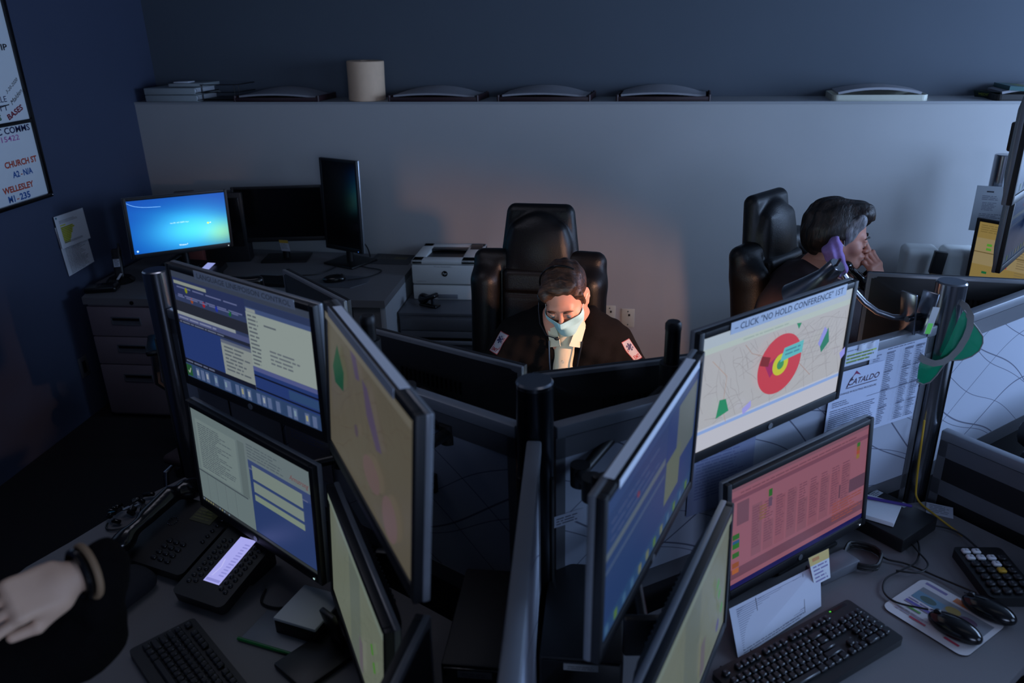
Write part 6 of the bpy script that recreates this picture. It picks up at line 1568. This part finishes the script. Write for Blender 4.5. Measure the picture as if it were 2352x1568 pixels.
# her left hand: palm to her cheek, fingers folded against the mouth
hp, _ = hand_prims([(.55, .9, .5), (.65, 1.0, .6), (.75, 1.1, .6), (.85, 1.1, .6)], thumb=(.050, .012, -.020, .046, .046, -.030), side=-1)
v1, f1 = sdf_mesh(hp, .0032, M4=frame4(rel((1.036, 3.085, 1.143), wo), (-.28, -.02, 1), (.66, -.74, .15)))
hp2, _ = hand_prims([(.4, .5, .3)]*4, side=1)
v2, f2 = sdf_mesh(hp2, .004, M4=frame4(rel((1.25, 2.925, .785), wo), (1, .25, -.05), (0, 0, 1)))
V, F = merge_geo((hv2, hf), (cv, cf), (v1, f1), (v2, f2))
mesh_obj('body', V, F, M['skin2'], lady)
eyes(lady, HW, (70, 60, 50)); brows(lady, HW, M['hair_dark'])
hair = [ell((0, .034, .050), (.095, .112, .094), k=.02), ell((0, .085, -.010), (.082, .062, .080), k=.04), ell((-.050, .045, .01), (.048, .062, .062), k=.03), ell((.050, .045, .01), (.048, .062, .062), k=.03),
        ell((0, -.052, .104), (.062, .048, .036), k=.03), ell((.015, -.083, .078), (.048, .022, .030), k=.02), cap((.045, -.082, .07), (.055, -.088, .03), .014, .006, k=.02),
        ell((0, -.100, -.025), (.062, .062, .098), k=.015, op='s'), ell((-.075, -.060, -.050), (.060, .045, .062), k=.015, op='s'), ell((.075, -.060, -.050), (.060, .045, .062), k=.015, op='s'),
        ell((-.098, .008, -.030), (.036, .028, .036), k=.010, op='s'), ell((.098, .008, -.030), (.036, .028, .036), k=.010, op='s'), ell((-.06, -.092, .030), (.040, .040, .035), k=.015, op='s')]
v, f = sdf_mesh(hair, .0035, warp=lambda G: hair_warp(G, .0035, 120, 95))
ho = mesh_obj('hair', v, f, M['hair_dark'], lady); ho.matrix_basis = HW
v, f = sdf_mesh([ell((-.074, -.022, .040), (.019, .030, .040), k=.01, rot=(0, 0, R(14))), ell((-.066, -.046, .078), (.020, .026, .028), k=.02), cap((-.081, -.022, .01), (-.080, -.012, -.016), .010, .006, k=.012)], .0030, warp=lambda G: hair_warp(G, .0025, 120, 110))
ho = mesh_obj('grey_hair_streak', v, f, M['hair_grey'], lady); ho['label'] = 'grey hair at the temple'; ho.matrix_basis = HW
jk = [rbx(rel((.79, 3.10, .82), wo), (.21, .25, .32), .17, k=.06, rot=(0, R(6), R(-10))), cap(rel((.77, 2.99, 1.045), wo), rel((.83, 3.28, 1.045), wo), .105, k=.07), cap(rel((.80, 3.12, 1.10), wo), rel((.84, 3.13, 1.13), wo), .085, .070, k=.05),
      ell(rel((.95, 3.08, .86), wo), (.16, .20, .20), k=.08), cap(rel((.79, 2.97, 1.03), wo), rel((.99, 2.83, .87), wo), .098, .080, k=.05), cap(rel((.99, 2.83, .87), wo), rel((1.17, 2.90, .81), wo), .074, .055, k=.03),
      cap(rel((.86, 3.28, 1.05), wo), rel((1.11, 3.235, .985), wo), .095, .080, k=.05), cap(rel((1.125, 3.235, .985), wo), rel((1.058, 3.15, 1.085), wo), .070, .046, k=.03),
      ell(rel((.895, 3.13, 1.19), wo), (.068, .068, .085), k=.02, op='s')]
v, f = sdf_mesh(jk, .010, warp=fold); mesh_obj('jacket', v, f, M['jacket'], lady)
cuf = sdf_obj('cuff', [cap(rel((1.064, 3.157, 1.078), wo), rel((1.045, 3.135, 1.108), wo), .045, .043), cap(rel((1.050, 3.14, 1.10), wo), rel((1.030, 3.115, 1.135), wo), .036, .036, k=.002, op='s')], .005, M['jacket'], lady)
col = [cap(rel((.86, 3.055, 1.185), wo), rel((.925, 3.045, 1.125), wo), .016, .014, k=.02), cap(rel((.835, 3.10, 1.20), wo), rel((.86, 3.055, 1.185), wo), .016, k=.02), cap(rel((.835, 3.10, 1.20), wo), rel((.84, 3.18, 1.195), wo), .016, k=.02), cap(rel((.93, 3.045, 1.12), wo), rel((.975, 3.09, 1.08), wo), .014, .012, k=.02)]
sdf_obj('shirt_collar', col, .004, M['shirt'], lady)
mp = [cap(rel((.842, 2.985, 1.306), wo), rel((.832, 2.975, 1.265), wo), .014, .030, k=.02), cap(rel((.832, 2.972, 1.265), wo), rel((.858, 2.950, 1.205), wo), .031, .026, k=.03), cap(rel((.858, 2.950, 1.205), wo), rel((.872, 2.94, 1.178), wo), .026, .012, k=.02)]
def crumple(G): G = G.copy(); G[..., 1] += .004*np.sin(G[..., 0]*180+G[..., 2]*60); G[..., 0] += .003*np.sin(G[..., 2]*150); return G
v, f = sdf_mesh(mp, .004, warp=crumple)
mk = mesh_obj('hanging_mask', v, f, M['purple'], lady); mk['label'] = 'lilac cloth mask hanging from one ear'
e_ = HW @ Vector((-.086, -.002, .0)); 
MB().tube([Vector(rel((.842, 2.985, 1.312), wo)), e_+Vector((.006, -.004, -.02)), e_+Vector((.004, 0, .01)), e_+Vector((-.012, 0, .016)), Vector(rel((.835, 2.985, 1.312), wo))], .0014, 6).build('ear_loop', M['cream_cord'], mk)
tr = [cap(rel((.84, 3.0, .57), wo), rel((1.25, 2.88, .58), wo), .105, .075, k=.04), cap(rel((.86, 3.2, .57), wo), rel((1.27, 3.12, .58), wo), .105, .075, k=.04), cap(rel((1.25, 2.88, .58), wo), rel((1.24, 2.88, .10), wo), .07, .055, k=.03), cap(rel((1.27, 3.12, .58), wo), rel((1.26, 3.12, .10), wo), .07, .055, k=.03)]
v, f = sdf_mesh(tr, .013); mesh_obj('trousers', v, f, M['trousers'], lady)
shs = MB()
for y in (2.88, 3.12): shs.ball(rel((1.29, y, .045), wo), .05, (2.4, .9, .9), 16)
shs.build('shoe', M['gloss'], lady)
t = thing('telephone_handset', 'black telephone handset held at the chin of the person in profile', 'telephone', (.95, 3.03, 1.15))
ho_ = Vector((.95, 3.03, 1.15))
hh = sdf_obj('handset_body', [cap(rel((.915, 3.035, 1.185), ho_), rel((.985, 3.055, 1.125), ho_), .014, .013), ell(rel((.905, 3.030, 1.192), ho_), (.022, .022, .018), k=.015), ell(rel((.992, 3.055, 1.118), ho_), (.022, .020, .018), k=.015)], .004, M['gloss'], t)
MB().box(rel((.938, 3.018, 1.176), ho_), (.018, .004, .008), .001, (0, R(40), 0)).build('silver_badge', M['silver'], hh)
path = [(.985+.10*u+.007*math.cos(2*PI*u*12), 3.045-.03*u, 1.112-.10*u-.05*math.sin(PI*u)*.4+.007*math.sin(2*PI*u*12)) for u in np.linspace(0, 1, 150)]
cable('black coiled cord running down from the handset held at the chin', path, .0022, smooth=False, name='coiled_cord', n=5)

# --- the person in the lower left corner: hand raised, dark sleeve
po = Vector((-1.20, .62, 0))
per = thing('person', 'person in a dark jacket at the lower left edge with a ringed hand raised', 'person', po)
hc = Vector((-.805, .818, 1.352))
yv = Vector((-.52, -.84, .115)); zv = Vector((.50, -.45, .74))
hp, tips = hand_prims([(.70, .45, .25), (.80, .5, .3), (.90, .55, .3), (1.0, .6, .35)], thumb=(.048, .010, -.026, .044, .044, -.040), side=1, spread=.09)
HF = frame4(hc-po, yv, zv) @ Matrix.Diagonal((.87, .87, .87, 1))
v1, f1 = sdf_mesh(hp, .0028, M4=HF)
wr = hc-yv.normalized()*.094; eb = Vector((-.828, .910, 1.185))
core = [cap(tuple(wr-po), tuple(eb-po), .027, .034, k=.02), cap(tuple(eb-po), rel((-1.02, .66, 1.20), po), .034, .055, k=.03), cap(rel((-1.02, .66, 1.20), po), rel((-1.36, .50, 1.22), po), .07, k=.05),
        cap(rel((-1.20, .58, 1.25), po), rel((-1.22, .60, .62), po), .10, .13, k=.05), cap(rel((-1.20, .58, 1.22), po), rel((-1.18, .62, 1.38), po), .055, .052, k=.03)]
cv, cf = sdf_mesh(core, .010)
HP = Matrix.Translation(Vector((-1.17, .64, 1.50))-po) @ Matrix.Rotation(R(140), 4, 'Z')
hv, hf = sdf_mesh(head_prims(), .005); A = np.array(HP); hv2 = hv@A[:3, :3].T+A[:3, 3]
V, F = merge_geo((v1, f1), (cv, cf), (hv2, hf)); mesh_obj('body', V, F, mat('pale_hand_skin', (222, 184, 156), .55, vary=.08, scale=14, bump=.08, bump_scale=500), per)
eyes(per, HP)
hair = [ell((0, .020, .046), (.083, .101, .084), k=.012), ell((0, .075, -.02), (.060, .045, .06), k=.03), ell((0, -.103, .010), (.075, .055, .055), k=.012, op='s'), ell((0, -.085, -.06), (.095, .085, .075), k=.012, op='s')]
v, f = sdf_mesh(hair, .005, warp=lambda G: hair_warp(G, .0022, 150, 70)); ho = mesh_obj('hair', v, f, M['hair_dark'], per); ho.matrix_basis = HP
jk = [cap(tuple(wr-po), tuple(eb-po), .040, .050, k=.03), cap(tuple(eb-po), rel((-1.02, .66, 1.19), po), .053, .090, k=.04),
      cap(rel((-1.02, .66, 1.20), po), rel((-1.38, .52, 1.20), po), .105, k=.06), rbx(rel((-1.20, .60, .94), po), (.21, .15, .34), .13, k=.06, rot=(0, 0, R(-20))),
      cap(rel((-1.36, .52, 1.18), po), rel((-1.46, .70, .95), po), .085, .07, k=.05), cap(rel((-1.46, .70, .95), po), rel((-1.38, .96, .84), po), .066, .05, k=.03), cap(rel((-1.26, .56, 1.28), po), rel((-1.12, .62, 1.28), po), .07, k=.04)]
v, f = sdf_mesh(jk, .009, warp=fold); mesh_obj('jacket', v, f, M['fleece'], per)
wq = frame4(rel((-.782, .850, 1.322), po), yv, zv)
def ring_pts(m4, yy, rx, rz, n=28): return [m4 @ Vector((rx*math.cos(a), yy, rz*math.sin(a))) for a in np.linspace(0, 2*PI, n+1)[:-1]]
MB().tube(ring_pts(HF, -.070, .040, .033), .0066, 8, True).build('wrist_band', M['gloss'], per)
MB().tube(ring_pts(HF, -.084, .046, .039), .0055, 8, True).build('shirt_cuff', M['tan'], per)
rp = HF @ Vector((.0100, .062, -.006))
mb = MB(); mb.tube([HF @ Vector((.0100+.0112*math.cos(a), .060-.002*math.sin(a), -.0045+.0112*math.sin(a))) for a in np.linspace(0, 2*PI, 21)[:-1]], .0016, 6, True)
rg = mb.build('finger_ring', M['silver'], per); MB().ball(HF @ Vector((.0100, .058, .0085)), .0042, n=14).build('ring_stone', M['pearl'], rg)
tr = [cap(rel((-1.30, .62, .56), po), rel((-1.12, .98, .56), po), .09, .07, k=.04), cap(rel((-1.10, .54, .56), po), rel((-.92, .86, .56), po), .09, .07, k=.04), cap(rel((-1.12, .98, .56), po), rel((-1.15, .94, .08), po), .062, .05, k=.03), cap(rel((-.92, .86, .56), po), rel((-.95, .82, .08), po), .062, .05, k=.03)]
v, f = sdf_mesh(tr, .014); mesh_obj('trousers', v, f, M['trousers'], per)
t = thing('stool_chair', 'dark chair seat under the person at the lower left edge', 'chair', (-1.22, .52, 0), R(150))
star_base(t)
sdf_obj('seat_cushion', [rbx((0, 0, .455), (.24, .24, .045), .04)], .013, M['jacket'], t)
